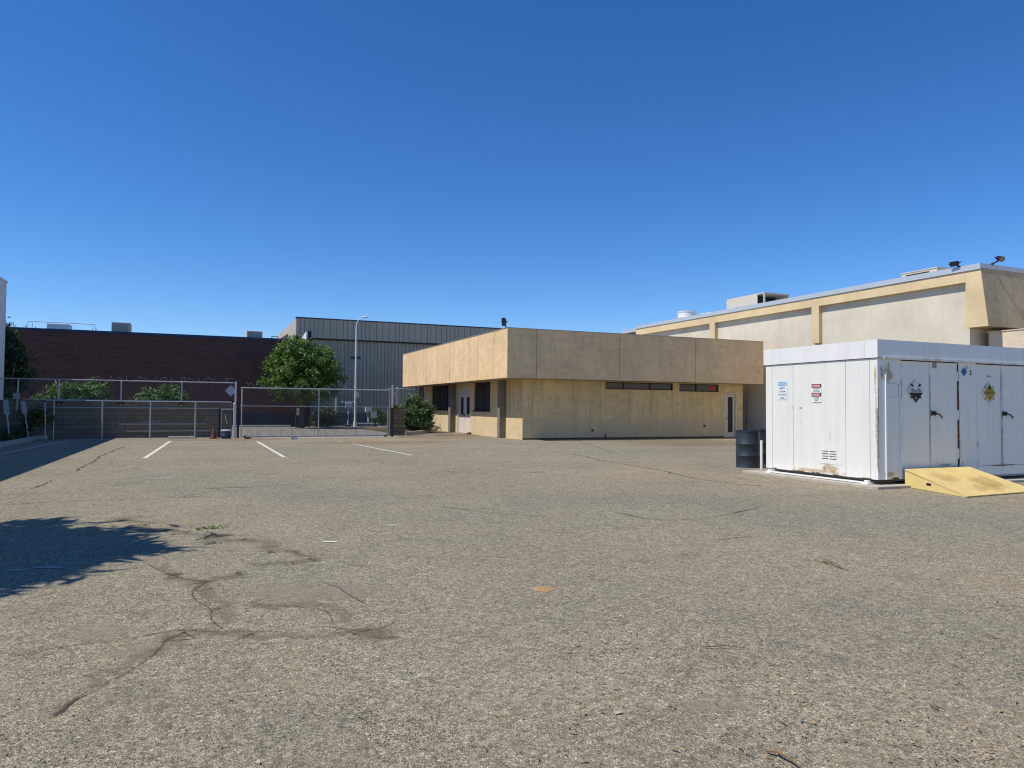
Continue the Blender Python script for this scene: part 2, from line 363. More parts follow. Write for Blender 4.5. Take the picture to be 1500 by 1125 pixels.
def strip(mb, pts, w, z, jit=.25):
    """ground strip following pts (world xy); uv.x runs across, uv.y along"""
    P = [Vector((p[0], p[1], 0)) for p in pts]; Q = []
    E_ = [P[0] * 2 - P[1]] + P + [P[-1] * 2 - P[-2]]
    for i in range(len(P) - 1):
        p0, p1, p2, p3 = E_[i:i + 4]; k = max(2, int((p2 - p1).length / .07))
        for q in range(k):
            u = q / k; Q.append(.5 * (2 * p1 + (p2 - p0) * u + (2 * p0 - 5 * p1 + 4 * p2 - p3) * u * u + (3 * p1 - p0 - 3 * p2 + p3) * u ** 3))
    Q.append(P[-1]); n = len(Q)
    o1 = o2 = 0.0; Q2 = []
    for q in Q:
        o1 = o1 * .85 + random.uniform(-1, 1) * .5 * w; o2 = o2 * .85 + random.uniform(-1, 1) * .5 * w
        Q2.append(q + Vector((o1, o2, 0)))
    Q = Q2
    L = []
    for i, q in enumerate(Q):
        t = (Q[min(i + 1, n - 1)] - Q[max(i - 1, 0)]).normalized(); s = Vector((-t.y, t.x, 0))
        ww = w * (.75 + .4 * math.sin(i * .31) * math.sin(i * .113 + 1)) * random.uniform(.85, 1.15)
        L.append((q - s * ww, q + s * ww))
    for i in range(n - 1):
        u0, u1 = i / (n - 1), (i + 1) / (n - 1)
        mb.add([L[i][0], L[i][1], L[i + 1][1], L[i + 1][0]], [(0, 1, 2, 3)], [[(0, u0), (1, u0), (1, u1), (0, u1)]])
    for v in mb.v: v.z = z
    return mb
def pxs(*pts): return [gp(*p) for p in pts]

def crown(name, blobs, nclump, nleaf, size, mat, parent, seed, clump_r=.4, long=1.6, flat=.3, shell=.55):
    rnd = random.Random(seed); vs = []; fs = []; tot = sum(b[3] * b[4] * b[5] for b in blobs)
    o_ = org(parent)
    for b in blobs:
        for _ in range(max(3, int(nclump * b[3] * b[4] * b[5] / tot))):
            d = Vector((rnd.gauss(0, 1), rnd.gauss(0, 1), rnd.gauss(0, 1))).normalized()
            q_ = rnd.random(); rr = shell + (1 - shell) * rnd.random() if q_ < .7 else (rnd.random() if q_ < .86 else 1.0 + .16 * rnd.random())
            c = Vector((b[0] + d.x * b[3] * rr, b[1] + d.y * b[4] * rr, b[2] + d.z * b[5] * rr))
            cr = clump_r * rnd.uniform(.6, 1.35); tilt = Vector((rnd.gauss(0, 1), rnd.gauss(0, 1), rnd.gauss(0, .6)))
            for _ in range(int(nleaf * rnd.uniform(.5, 1.4))):
                p = c + Vector((rnd.gauss(0, .5), rnd.gauss(0, .5), rnd.gauss(0, .38))) * cr
                nrm = (d * .8 + tilt * .25 + Vector((rnd.gauss(0, 1), rnd.gauss(0, 1), rnd.gauss(0, 1) + flat)) * .7).normalized()
                a = nrm.orthogonal().normalized(); a = Quaternion(nrm, rnd.uniform(0, 2 * PI)) @ a; bb = nrm.cross(a)
                s_ = size * rnd.uniform(.6, 1.3); L = s_ * long
                k = len(vs); p = p - o_
                vs += [p - a * L, p - bb * s_ * .5 + nrm * s_ * .12, p + a * L, p + bb * s_ * .5 + nrm * s_ * .12]; fs.append((k, k + 1, k + 2, k + 3))
    me = bpy.data.meshes.new(name); me.from_pydata([tuple(v) for v in vs], [], fs); me.materials.append(mat)
    ob = bpy.data.objects.new(name, me); COL.objects.link(ob); ob.parent = parent; return ob

def trunk(parent, base, top, r, branches=5, spread=1.2, seed=1, rise=1.2):
    rnd = random.Random(seed); mb = MB(); base, top = Vector(base), Vector(top)
    mid = base.lerp(top, .5) + Vector((rnd.uniform(-.1, .1), rnd.uniform(-.1, .1), 0))
    mb.tube([base, mid, top], [r, r * .8, r * .55], 9)
    for i in range(branches):
        a = 2 * PI * i / branches + rnd.uniform(-.4, .4); st = base.lerp(top, rnd.uniform(.5, .95))
        e = st + Vector((math.cos(a) * spread, math.sin(a) * spread, rise * rnd.uniform(.6, 1.2)))
        mb.tube([st, st.lerp(e, .5) + Vector((0, 0, .12)), e], [r * .45, r * .3, r * .12], 6)
    return mb.build('trunk', M['trunk'], parent, smooth=True)

def chainlink(mb, a0, a1, z0, z1, c, axis='x', sp=.085, r=.0024):
    """woven wire between a0..a1 and z0..z1 on the plane (other axis) = c"""
    h = z1 - z0
    for sgn in (1, -1):
        k = a0 - h
        while k < a1 + (h if sgn < 0 else 0):
            pts = []
            # line: a = k + sgn*(z - z0) (sgn=1) or a = k + h - (z - z0) shifted
            s0 = k if sgn > 0 else k + h
            za, zb = z0, z1
            aa, ab = s0, s0 + sgn * h
            def clip(av, zv, bv, zw):
                if av == bv: return None
                t0, t1 = 0.0, 1.0
                for lo, hi in ((a0, a1),):
                    d = bv - av
                    ta, tb = (lo - av) / d, (hi - av) / d
                    if ta > tb: ta, tb = tb, ta
                    t0, t1 = max(t0, ta), min(t1, tb)
                if t1 - t0 < .02: return None
                return (av + d * t0, zv + (zw - zv) * t0, av + d * t1, zv + (zw - zv) * t1)
            q = clip(aa, za, ab, zb)
            if q:
                P = [(q[0], c + sgn * .002, q[1]), (q[2], c + sgn * .002, q[3])]
                if axis == 'y': P = [(p[1], p[0], p[2]) for p in P]
                mb.tube(P, r, 3, False)
            k += sp
    return mb

def coil(mb, a, b, rad, pitch, r=.006, seed=0, amp=0.15, squash=1.0):
    rnd = random.Random(seed); a, b = Vector(a), Vector(b); L = (b - a).length; t = (b - a) / L
    n = int(L / pitch * 14); pts = []; ph = rnd.uniform(0, 6)
    for i in range(n + 1):
        s = i / n; ang = 2 * PI * s * L / pitch + ph; w = 1 + amp * math.sin(ang * .37 + seed)
        pts.append(a + t * (s * L + .10 * math.sin(ang * .61)) + Vector((0, 0, 1)) * math.sin(ang) * rad * w * squash + Vector((0, 1, 0)) * math.cos(ang) * rad)
    mb.tube(pts, r, 4, False)
    return mb

# ================================================================== GROUND
g = MB(); g.quad((-900, -900, 0), (900, -900, 0), (900, 900, 0), (-900, 900, 0))
struct('ground', g, M['asphalt'])
ob = MB().box(-30, 40, 35.6, 52.4, -.02, .004).build('road', M['road']); tag(ob, kind='structure')
ob = MB().box(-60, 90, 52.55, 100, -.02, .006).build('street', M['road_dark']); tag(ob, kind='structure')
struct('kerb', MB().box(-30, 5.6, 52.3, 52.62, -.02, .13), M['kerb'], bevel=.02)
struct('kerb', MB().box(7.0, 9.4, 52.36, 52.55, -.02, .06), M['kerb'], bevel=.02)
struct('pavement', MB().box(10.7, 13.4, 56.0, 57.4, -.02, .16), M['kerb'])
struct('pavement', MB().box(14.2, 30, 57.0, 58.0, -.02, .16), M['kerb'])
struct('pavement', MB().box(11.6, 30, 51.0, 53.0, -.02, .05), M['conc'])
struct('concrete_strip', MB().box(1.15, 8.75, 34.15, 34.95, -.02, .012), M['conc'])
struct('concrete_strip', MB().box(-5.2, 1.14, 34.75, 35.0, -.02, .010), M['conc'])
struct('planter_bed', MB().box(-8.3, -6.46, 19, 35.8, -.02, .12), M['soil'])
kb = MB().box(-6.45, -6.28, 19, 34.9, -.02, .16)
kb.prism([(-6.28, 34.9), (-6.45, 34.9), (-6.42, 35.35), (-6.2, 35.75), (-6.05, 35.65), (-6.22, 35.3)], 'z', -.02, .16)
struct('kerb', kb, M['kerb'], bevel=.02)
struct('planter_bed', MB().prism([(9.75, 36.5), (12.5, 41.6), (13.4, 43.0), (13.4, 47), (9.6, 47), (9.6, 36.5)], 'z', -.02, .10), M['soil'])
kb = MB()
for a, b in (((9.55, 36.3), (10.8, 38.0)), ((10.8, 38.0), (12.35, 41.0)), ((12.35, 41.0), (13.3, 43.0))):
    a, b = Vector(a), Vector(b); t = (b - a).normalized(); nn = Vector((t.y, -t.x)) * .08
    kb.prism([tuple(a + nn), tuple(b + nn), tuple(b - nn), tuple(a - nn)], 'z', -.02, .19)
struct('kerb', kb, M['conc'], bevel=.015)

# painted lines
for a, b, w in (((-5.12, 35.0), (-5.59, 22.0), .05), ((-1.25, 32.7), (-1.5, 22.3), .06), ((2.03, 31.3), (2.16, 21.7), .06), ((5.28, 31.2), (5.9, 21.5), .05)):
    a, b = Vector(a), Vector(b); t = (b - a).normalized(); nn = Vector((t.y, -t.x)) * w
    mb = MB(); mb.quad((*(a - nn), .004), (*(a + nn), .004), (*(b + nn), .004), (*(b - nn), .004)); struct('parking_line', mb, M['linedecal'])
Z1, Z2, Z3 = .004, .006, .008
def gstrip(name, mat, pts, w, z=Z2): return struct(name, strip(MB(), pts, w, z), M[mat])
def patch(name, mat, c, rx, ry, z=Z1, rot=0):
    mb = MB(); x, y = c[0], c[1]; ca, sa = math.cos(rot), math.sin(rot)
    q = [(x + u * rx * ca - v * ry * sa, y + u * rx * sa + v * ry * ca, z) for u, v in ((-1, -1), (1, -1), (1, 1), (-1, 1))]
    mb.quad(*q); return struct(name, mb, M[mat])
# cracks and the silt that settled in and round them
CR = [
 ([(211, 751), (218, 765), (245, 775), (280, 783), (312, 793), (395, 795), (430, 805), (455, 815)], .07, 'silt', .26),
 ([(373, 844), (337, 848), (303, 852), (282, 866), (285, 880), (303, 893), (309, 908), (323, 923)], .035, 'crack', .15),
 ([(180, 936), (222, 930), (264, 923), (314, 925), (376, 925), (418, 926), (460, 919), (491, 918), (530, 923), (566, 919), (580, 910)], .03, 'crack', .16),
 ([(290, 922), (257, 932), (224, 960), (187, 983), (140, 1011)], .035, 'crack', .13),
 ([(362, 886), (380, 880), (401, 876)], .02, 'crack', 0),
 ([(368, 888), (418, 888), (460, 891), (480, 897), (491, 914)], .03, 'crack', .12),
 ([(468, 852), (496, 863), (516, 877), (540, 888)], .03, 'crack', 0),
 ([(362, 827), (418, 824), (454, 818), (432, 809), (412, 804)], .025, 'crack', .14),
 ([(303, 852), (270, 848), (240, 838), (215, 826)], .03, 'crack', .12),
 ([(180, 936), (120, 944), (60, 952), (20, 962)], .018, 'crack', .0),
]
for pts, w, mt, halo in CR:
    P = pxs(*pts)
    if halo: gstrip('silt_stain', 'silt', P, halo * 1.1, Z1)
    if mt != 'silt': gstrip('crack', mt, P, w * .62, Z2)
for pts, w in (([(126, 1018), (108, 1027), (92, 1039), (77, 1049)], .022), ([(0, 741), (90, 735), (230, 730), (300, 727)], .03), ([(45, 716), (78, 704)], .04),
               ([(300, 716), (385, 713), (440, 709)], .04), ([(837, 665), (900, 678), (962, 688), (1010, 700), (1069, 708), (1120, 712)], .05),
               ([(640, 742), (730, 752), (800, 757)], .02), ([(899, 750), (945, 760), (990, 762), (1060, 755), (1120, 742)], .025), ([(265, 810), (288, 806)], .022),
               ([(510, 828), (545, 829)], .018), ([(1040, 792), (1100, 786)], .015), ([(1190, 820), (1240, 836)], .018), ([(830, 640), (900, 664)], .03), ([(1075, 700), (1180, 716), (1280, 724)], .02),
               ([(640, 690), (720, 694), (800, 692)], .03), ([(180, 655), (150, 668), (110, 690)], .05)):
    gstrip('crack', 'crackthin', pxs(*pts), w, Z3)
for px, rx, ry, mt in (((430, 870), .5, .6, 'dust'), ((510, 865), .45, .5, 'dust'), ((215, 948), .35, .3, 'dust'), ((140, 925), .35, .4, 'dust'), ((1050, 1035), .4, .16, 'dust'),
                       ((540, 926), .3, .12, 'silt')):
    patch('stain', mt, gp(*px), rx, ry, Z1 + random.uniform(0, .001), random.uniform(-.5, .5))
patch('dirt_patch', 'dirt', (10.5, 34.2), 4.2, 2.6); patch('dirt_patch', 'dirt', (7.0, 29.5), 5.5, 1.8); patch('dirt_patch', 'dirt', (12.6, 37.5), 1.5, 4.5, .005); patch('dirt_patch', 'dirt', (1.0, 33.3), 4.5, 1.2, .005)
patch('dirt_patch', 'silt', (20, 26.5), 7, 3.2); patch('dirt_patch', 'dust', (19, 22), 6, 3.0, .005)
for px, w, l in (((483, 794), .16, .05), ((229, 701), .5, .09), ((190, 684), .12, .12), ((575, 770), .12, .06), ((20, 836), .12, .04), ((73, 832), .2, .05), ((340, 846), .0, .0)):
    if w: patch('worn_paint_mark', 'line' if px == (483, 794) else 'wornpaint', gp(*px), w * .5 if px == (483, 794) else w, l * .5 if px == (483, 794) else l, Z3, -.4)
# little heap of orange sand
c = gp(796, 863); mb = MB(); rnd = random.Random(3); ring = []
prof = [(0.10, 0), (.075, .006), (.05, .011), (.02, .013)]
n = 18
for r_, z_ in prof: mb.v += [Vector((c.x + r_ * 1.0 * math.cos(2 * PI * k / n) * rnd.uniform(.8, 1.15), c.y + r_ * .95 * math.sin(2 * PI * k / n) * rnd.uniform(.8, 1.15), .002 + z_ + rnd.uniform(-.001, .001))) for k in range(n)]
for i in range(3):
    for k in range(n): mb.f.append([i * n + k, i * n + (k + 1) % n, (i + 1) * n + (k + 1) % n, (i + 1) * n + k]); mb.mi.append(0)
mb.f.append([3 * n + k for k in range(n)]); mb.mi.append(0)
sandm = paint('sand_heap', (.46, .30, .15), 1, 0, .25, 60, .5, .1)
tag(mb.build('sand_heap', sandm, loc=(c.x, c.y, 0), smooth=True), 'little flat heap of orange sand on the open asphalt', 'sand')

# ================================================================== TAN BUILDING
XW, YW, XF, YF = 13.55, 30.35, 12.3, 29.25
XE, YE = 26.84, 47.5
T = thing('office_building', 'low tan stucco building with deep flat overhanging fascia and narrow strip windows', 'building', (XW, YW, 0))
ZS = 2.82
w = MB()
# left wall (faces -X): door and windows left open
th = .25
def wx(y0, y1, z0, z1): w.box(XW, XW + th, y0, y1, z0, z1)
wx(YW, 34.45, 0, ZS); wx(34.45, 36.94, 0, 1.29); wx(36.94, 37.41, 0, ZS); wx(37.41, 39.6, 2.62, ZS); wx(39.6, 40.41, 0, ZS); wx(40.41, 44.9, 0, 1.3); wx(44.9, 46.4, 0, ZS)
def wy(x0, x1, z0, z1): w.box(x0, x1, YW, YW + th, z0, z1)
wy(XW + th, 17.96, 0, ZS); wy(17.96, 21.95, 0, 2.43); wy(21.95, 22.33, 0, ZS); wy(22.33, 24.84, 0, 2.39); wy(24.84, 25.2, 0, ZS); wy(25.2, 26.01, 2.37, ZS); wy(26.01, 26.43, 0, ZS)
wy(17.96, 21.95, 2.79, ZS); wy(22.33, 24.84, 2.79, ZS)
w.box(XW + th, 26.4, 46.15, 46.4, 0, ZS)
w.build('wall', M['tan_wall'], T)
MB().box(XW - .003, 25.19, YW - .005, YW - .0005, .002, .075).build('wall_base_strip', M['soil'], T)  # dark strip standing in for the overhang's shade at the wall foot
# fascia panels with open joints
f = MB()
ys = [YF, 30.83, 33.0, 35.2, 37.4, 39.6, 41.8, 44.0, 45.8, YE]
for a, b in zip(ys, ys[1:]): f.box(XF, XF + .12, a + (.012 if a != YF else 0), b - (.012 if b != YE else 0), ZS, 5.03)
xs = [XF + .12, 13.74, 18.10, 22.5, XE]
for a, b in zip(xs, xs[1:]): f.box(a + (.012 if a > 13 else 0), b - (.012 if b < 26 else 0), YF, YF + .12, ZS, 5.03)
f.box(XE - .12, XE, YF + .12, YE, ZS, 5.03); f.box(XF + .12, XE - .12, YE - .12, YE, ZS, 5.03)
f.cur = 1
f.box(XF + .13, XF + .2, YF + .13, YE - .13, ZS + .01, 5.0); f.box(XF + .2, XE - .13, YF + .13, YF + .2, ZS + .01, 5.0)
f.build('fascia', [M['tan'], M['seam']], T)
cp = MB().box(XF - .02, XF + .16, YF - .02, YE + .02, 5.033, 5.06); cp.box(XF + .16, XE + .02, YF - .02, YF + .16, 5.033, 5.06)
cp.build('coping', M['coping'], T)
MB().box(XF + .2, XE - .13, YF + .2, YE - .13, 4.75, 4.85).build('roof', M['siding'], T)
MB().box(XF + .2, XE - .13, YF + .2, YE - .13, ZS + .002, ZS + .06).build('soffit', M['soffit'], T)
# recess at the right end, ribbed siding
s_ = MB(); x = 26.44
while x < 27.35: s_.box(x, x + .10, 31.3, 31.36, 0, ZS); x += .125
s_.cur = 1; s_.box(26.435, 27.38, 31.36, 31.42, 0, ZS)
s_.build('siding_panel', [M['siding'], M['siding']], T)
MB().box(26.33, 26.43, YW + .25, 46.14, 0, ZS).build('return_wall', M['tan_wall'], T)
# columns
for (x0, x1, y0, y1) in ((13.22, 13.52, 32.36, 32.66), (13.22, 13.52, 39.98, 40.36), (13.22, 13.52, 46.5, 46.8)):
    MB().box(x0, x1, y0, y1, 0, ZS).build('column', M['stone_col'], T, bevel=.012)
# windows in the left wall
def window_x(y0, y1, z0, z1, cols, x=XW + .09):
    fr = MB(); t = .05
    fr.box(x, x + .06, y0, y1, z0, z0 + t); fr.box(x, x + .06, y0, y1, z1 - t, z1)
    fr.box(x, x + .06, y0, y0 + t, z0 + t, z1 - t); fr.box(x, x + .06, y1 - t, y1, z0 + t, z1 - t)
    for i in range(1, cols):
        yy = y0 + (y1 - y0) * i / cols; fr.box(x, x + .06, yy - .03, yy + .03, z0 + t, z1 - t)
    fo = fr.build('window', M['frame'], T)
    MB().box(x + .03, x + .045, y0 + .02, y1 - .02, z0 + .02, z1 - .02).build('pane', M['screen'], fo)
    MB().box(XW - .04, x, y0 - .05, y1 + .05, z0 - .05, z0 - .002).build('sill', M['frame'], fo)
window_x(34.45, 36.94, 1.31, 2.81, 2); window_x(40.41, 44.9, 1.32, 2.81, 3)
def window_y(x0, x1, z0, z1, divs, red=None, y=YW + .07):
    fr = MB(); t = .05
    fr.box(x0, x1, y, y + .06, z0, z0 + t); fr.box(x0, x1, y, y + .06, z1 - t, z1)
    fr.box(x0, x0 + t, y, y + .06, z0 + t, z1 - t); fr.box(x1 - t, x1, y, y + .06, z0 + t, z1 - t)
    for d in divs: fr.box(d - .03, d + .03, y, y + .06, z0 + t, z1 - t)
    fo = fr.build('window', M['frame'], T)
    MB().box(x0 + .02, x1 - .02, y + .03, y + .045, z0 + .02, z1 - .02).build('pane', M['glass'], fo)
    if red: MB().box(red[0], red[1], y + .015, y + .025, z0 + .07, z1 - .08).build('red_sticker', M['red'], fo)
window_y(17.96, 21.95, 2.43, 2.79, (19.05, 20.6)); window_y(22.33, 24.84, 2.39, 2.79, (23.45,), (24.3, 24.62))
# double door (left wall)
x = XW + .06
MB().box(x - .03, x + .06, 37.41, 39.6, 2.30, 2.615).build('transom_panel', M['door'], T)
dfr = MB(); dfr.box(x - .02, x + .07, 37.41, 37.49, 0, 2.29); dfr.box(x - .02, x + .07, 39.52, 39.6, 0, 2.29); dfr.box(x - .02, x + .07, 37.49, 39.52, 2.2, 2.29)
dfr.build('door_frame', M['door'], T)
for y0, y1 in ((37.5, 38.5), (38.515, 39.515)):
    d = MB(); gy0, gy1 = y0 + .24, y1 - .24
    d.box(x, x + .05, y0, y1, .02, 1.08); d.box(x, x + .05, y0, y1, 2.05, 2.19); d.box(x, x + .05, y0, gy0, 1.08, 2.05); d.box(x, x + .05, gy1, y1, 1.08, 2.05)
    do = d.build('door', M['door'], T)
    MB().box(x + .02, x + .03, gy0, gy1, 1.08, 2.05).build('pane', M['glass'], do)
    hy = 38.44 if y0 < 38 else 38.58
    MB().tube([(x, hy, 1.0), (x - .06, hy, 1.0), (x - .06, hy, 1.13)], .016, 6).build('handle', M['dark'], do)
# single glazed door (right wall)
y = YW + .05
MB().box(25.2, 25.27, y - .06, y + .06, 0, 2.36).box(25.94, 26.01, y - .06, y + .06, 0, 2.36).box(25.27, 25.94, y - .06, y + .06, 2.28, 2.36).build('door_frame', M['doorwhite'], T)
d = MB(); d.box(25.28, 25.47, y, y + .05, .02, 2.27); d.box(25.80, 25.93, y, y + .05, .02, 2.27); d.box(25.47, 25.80, y, y + .05, 2.14, 2.27); d.box(25.47, 25.80, y, y + .05, .02, .28)
do = d.build('door', M['doorwhite'], T)
MB().box(25.47, 25.80, y + .02, y + .03, .28, 2.14).build('pane', M['screen'], do)
MB().tube([(25.33, y, 1.02), (25.33, y - .06, 1.02), (25.43, y - .06, 1.02)], .014, 6).build('handle', M['dark'], do)
for x, z in ((17.25, .42), (23.9, .63)):
    mb = MB().lathe((0, 0, 0), [(.055, 0), (.055, .03), (.03, .06)], 12)
    mb.v = [Vector((x + v.x, YW - v.z, z + v.y)) for v in mb.v]; mb.build('hose_outlet', M['dark'], T)
MB().box(17.95, 18.0, YW - .04, YW, .02, .22).build('drain_stub', M['dark'], T)

def floodlight(name, label, base, aim, post=.12, size=(.30, .20, .09), group='flood lights on the roof edges', arm=None, mat='dark'):
    t = thing(name, label, 'flood light', base, group)
    b = Vector(base); aim = Vector(aim).normalized()
    head = b + Vector(arm or (0, 0, post + .12))
    MB().tube([b, b + Vector((0, 0, .05))], .06, 10).build('mount', M['dark'], t)
    MB().tube([b + Vector((0, 0, .04)), b.lerp(head, .5) + Vector((0, 0, .02)), head - aim * .02], [.034, .032, .028], 8).build('arm', M['dark'], t)
    xd = aim.cross(Vector((0, 0, 1))).normalized(); zd = xd.cross(aim)
    def hb(mb, u0, u1, v0, v1, w0, w1, taper=1.0):
        vs = [head + xd * (u * (taper if k else 1)) + zd * (v * (taper if k else 1)) + aim * ww for k, ww in ((0, w0), (1, w1)) for v in (v0, v1) for u in (u0, u1)]
        mb.add(vs, [(0, 2, 3, 1), (4, 5, 7, 6), (0, 1, 5, 4), (2, 6, 7, 3), (0, 4, 6, 2), (1, 3, 7, 5)])
    sx, sz, sd = size
    mb = MB(); hb(mb, -sx / 2 * .7, sx / 2 * .7, -sz / 2 * .7, sz / 2 * .7, -sd, 0, 1.35); ho = mb.build('housing', M[mat], t, bevel=.01)
    mb = MB(); hb(mb, -sx * .44, sx * .44, -sz * .44, sz * .44, .001, .012); mb.build('lens', M['glass'], ho)
    mb = MB()
    for k in range(5): hb(mb, -sx * .3 + k * sx * .15 - .006, -sx * .3 + k * sx * .15 + .006, -sz * .3, sz * .3, -sd - .04, -sd + .001)
    mb.build('cooling_fins', M[mat], ho)
    mb = MB(); hb(mb, -sx / 2 - .02, -sx / 2, -.02, .02, -sd, .02); hb(mb, sx / 2, sx / 2 + .02, -.02, .02, -sd, .02); hb(mb, -sx / 2 - .02, sx / 2 + .02, -.02, .02, -sd - .06, -sd - .04)
    mb.build('yoke', M['dark'], t)
    return t
floodlight('flood_light', 'dark flood light tilted up on the front corner of the low tan building', (12.45, 29.75, 5.06), (-.75, -.5, -.12), arm=(-.12, .06, .30), size=(.20, .40, .1))

# ================================================================== WAREHOUSE
XB, XH, YB = 27.4, 27.62, 18.76
Wh = thing('warehouse', 'tall cream concrete warehouse with ochre roof beam and hanging ribs behind the white container', 'building', (XH, 30, 0))
MB().box(XH, 55, YB, 44.5, 0, 6.6).build('wall', M['cream'], Wh)
b = MB(); b.box(XB, XH + .3, YB, 42.2, 6.56, 7.03)
b.build('roof_beam', M['beam'], Wh)
for y0, y1 in ((26.08, 26.54), (33.83, 34.30), (41.6, 42.1)):
    MB().box(XB, XH, y0, y1, 4.76, 6.56).build('rib', M['beam'], Wh)
b = MB(); b.prism([(18.757, 4.76), (17.88, 4.76), (18.16, 7.03), (18.757, 7.03)], 'x', XB + .02, 55)
b.build('mansard_end', M['mansard'], Wh)
MB().prism([(18.757, 4.757), (17.878, 4.757), (18.158, 7.031), (18.757, 7.031)], 'x', XB, XB + .019).build('mansard_cheek', M['beam'], Wh)
fl = MB(); fl.box(XB - .03, XB + .3, 18.40, 42.25, 7.033, 7.2); fl.box(XB - .03, 55, 18.153, 18.4, 7.033, 7.2)
fl.box(XB - .045, XB - .03, 18.14, 42.25, 6.99, 7.02 + .19); fl.box(XB - .03, 55, 18.140, 18.152, 7.032, 7.02 + .19)
fl.build('roof_flashing', M['flash'], Wh)
MB().box(XB + .3, 55, 18.4, 44.5, 6.9, 7.13).build('roof', M['flash'], Wh)
A = thing('annex_wall_block', 'pale pink low block with flat top beyond the container roof', 'building', (28.2, 12, 0))
MB().box(28.2, 48, 4, 18.4, 0, 4.58).build('wall', M['pale'], A)
MB().box(28.17, 48.03, 3.97, 18.43, 4.583, 4.62).build('coping', M['pale'], A)

# rooftop equipment (the roof is at 7.13)
def roofbox(label, x0, x1, y0, y1, z0, z1, name='rooftop_unit', mat='acu', open_front=False, louv=True, group='units on the roofs', cat='rooftop unit'):
    t = thing(name, label, cat, ((x0 + x1) / 2, (y0 + y1) / 2, z0), group)
    b = MB()
    if open_front:
        d = min(1.3, (y1 - y0) * .45)
        b.box(x0, x1, y0 + d, y1, z0 + .06, z1)
        for (u, v) in ((x0, y0), (x1 - .08, y0)): b.box(u, u + .08, v, v + .08, z0 + .06, z1 - .06)
        b.box(x0, x0 + .04, y0 + d * .45, y0 + d, z0 + .06, z1 - .06); b.box(x1 - .04, x1, y0 + .08, y0 + d, z0 + .06, z1 - .06)
        b.box(x0, x1, y0, y0 + d, z1 - .06, z1)
        b.build('casing', M[mat], t)
        MB().box(x0 + .09, x1 - .09, y0 + d * .8, y0 + d - .01, z0 + .06, z1 - .08).build('coil', M['dark'], t)
        MB().box(x0 - .012, x0 - .001, y0 + d + .9, y0 + d + 1.15, z0 + .3, z0 + .62).build('grille', M['dark'], t)
    else:
        b.box(x0, x1, y0, y1, z0 + .06, z1)
        b.build('casing', M[mat], t, bevel=.02)
        if louv:
            l = MB(); n = max(5, int((x1 - x0) / .12))
            for i in range(n):
                xx = x0 + .05 + (x1 - x0 - .1) * i / n; l.box(xx, xx + (x1 - x0 - .1) / n * .55, y0 - .03, y0, z0 + .14, z1 - .08)
            l.build('grille', M['aculouv'], t)
    MB().box(x0 + .05, x1 - .05, y0 + .05, y1 - .05, z0 - .02, z0 + .06).build('base_frame', M['dark'], t)
    return t
roofbox('large beige rooftop cooler with an open dark front on the warehouse', 30.0, 31.9, 32.6, 35.9, 7.15, 8.37, open_front=True)
# long low curb frame near the warehouse corner
t = thing('rooftop_unit', 'long low beige louvred unit on the warehouse roof near its corner', 'rooftop unit', (30.4, 22.6, 7.13), 'units on the roofs')
b = MB(); b.box(30, 30.1, 21.9, 22.2, 7.13, 7.9); b.box(30, 30.1, 23.4, 23.6, 7.13, 7.9); b.box(30, 30.1, 22.2, 23.4, 7.82, 7.9); b.box(30, 31.6, 21.82, 21.9, 7.13, 7.9); b.box(30.1, 31.6, 23.5, 23.6, 7.13, 7.9); b.box(29.97, 31.63, 21.79, 23.63, 7.9, 7.94)
b.build('casing', M['acu'], t)
l = MB()
for k in range(6): l.box(30.03, 30.07, 22.2, 23.4, 7.2 + k * .1, 7.25 + k * .1)
l.build('grille', M['aculouv'], t); MB().box(30.12, 31.5, 21.92, 23.48, 7.14, 7.8).build('coil', M['dark'], t)
t = thing('roof_vent', 'white round exhaust vent drum on the far end of the warehouse roof', 'roof vent', (30, 39.9, 7.13))
MB().box(29.4, 30.6, 39.2, 40.8, 7.1, 7.42).build('base', M['vent'], t)
MB().lathe((30, 39.9, 7.42), [(.62, 0), (.62, .22), (.645, .24), (.645, .27), (.62, .29), (.62, .60), (.66, .61), (.66, .66)], 26).build('drum', M['vent'], t, smooth=True)
t = thing('roof_vent', 'small white gooseneck vent lying low on the warehouse roof between drum and cooler', 'roof vent', (29.4, 37.1, 7.13))
MB().tube([(29.4, 37.3, 7.1), (29.4, 37.3, 7.5)], .10, 10).build('stub', M['dark'], t)
MB().box(29.2, 29.6, 36.4, 37.5, 7.5, 7.62).build('hood', M['vent'], t, bevel=.03)
t = thing('antenna', 'thin whip antenna standing on the warehouse roof', 'antenna', (29.6, 36.3, 7.13))
MB().tube([(29.6, 36.3, 7.1), (29.6, 36.3, 7.75)], .035, 8).build('base', M['galv'], t)
MB().tube([(29.6, 36.3, 7.75), (29.6, 36.3, 8.6)], [.016, .008], 6).build('rod', M['galv'], t)
t = thing('roof_vent', 'low white capped pipe just above the tan fascia of the low building', 'roof vent', (21.0, 33.5, 4.85))
MB().tube([(21.0, 33.5, 4.83), (21.0, 33.5, 5.22)], .10, 10).build('pipe', M['vent'], t); MB().lathe((21, 33.5, 5.22), [(.2, 0), (.2, .07), (.04, .14)], 14).build('cap', M['vent'], t)
floodlight('flood_light', 'dark flood light leaning outward from the warehouse beam end', (XB - .02, 19.0, 7.2), (-.9, -.1, -.35), arm=(-.16, .10, .13), size=(.34, .22, .13), mat='dark')
floodlight('flood_light', 'flood light on a slanting arm over the sloped end of the warehouse', (28.05, 18.12, 7.2), (.1, -.85, -.45), arm=(.10, -.30, .17), size=(.34, .22, .13), mat='dark')

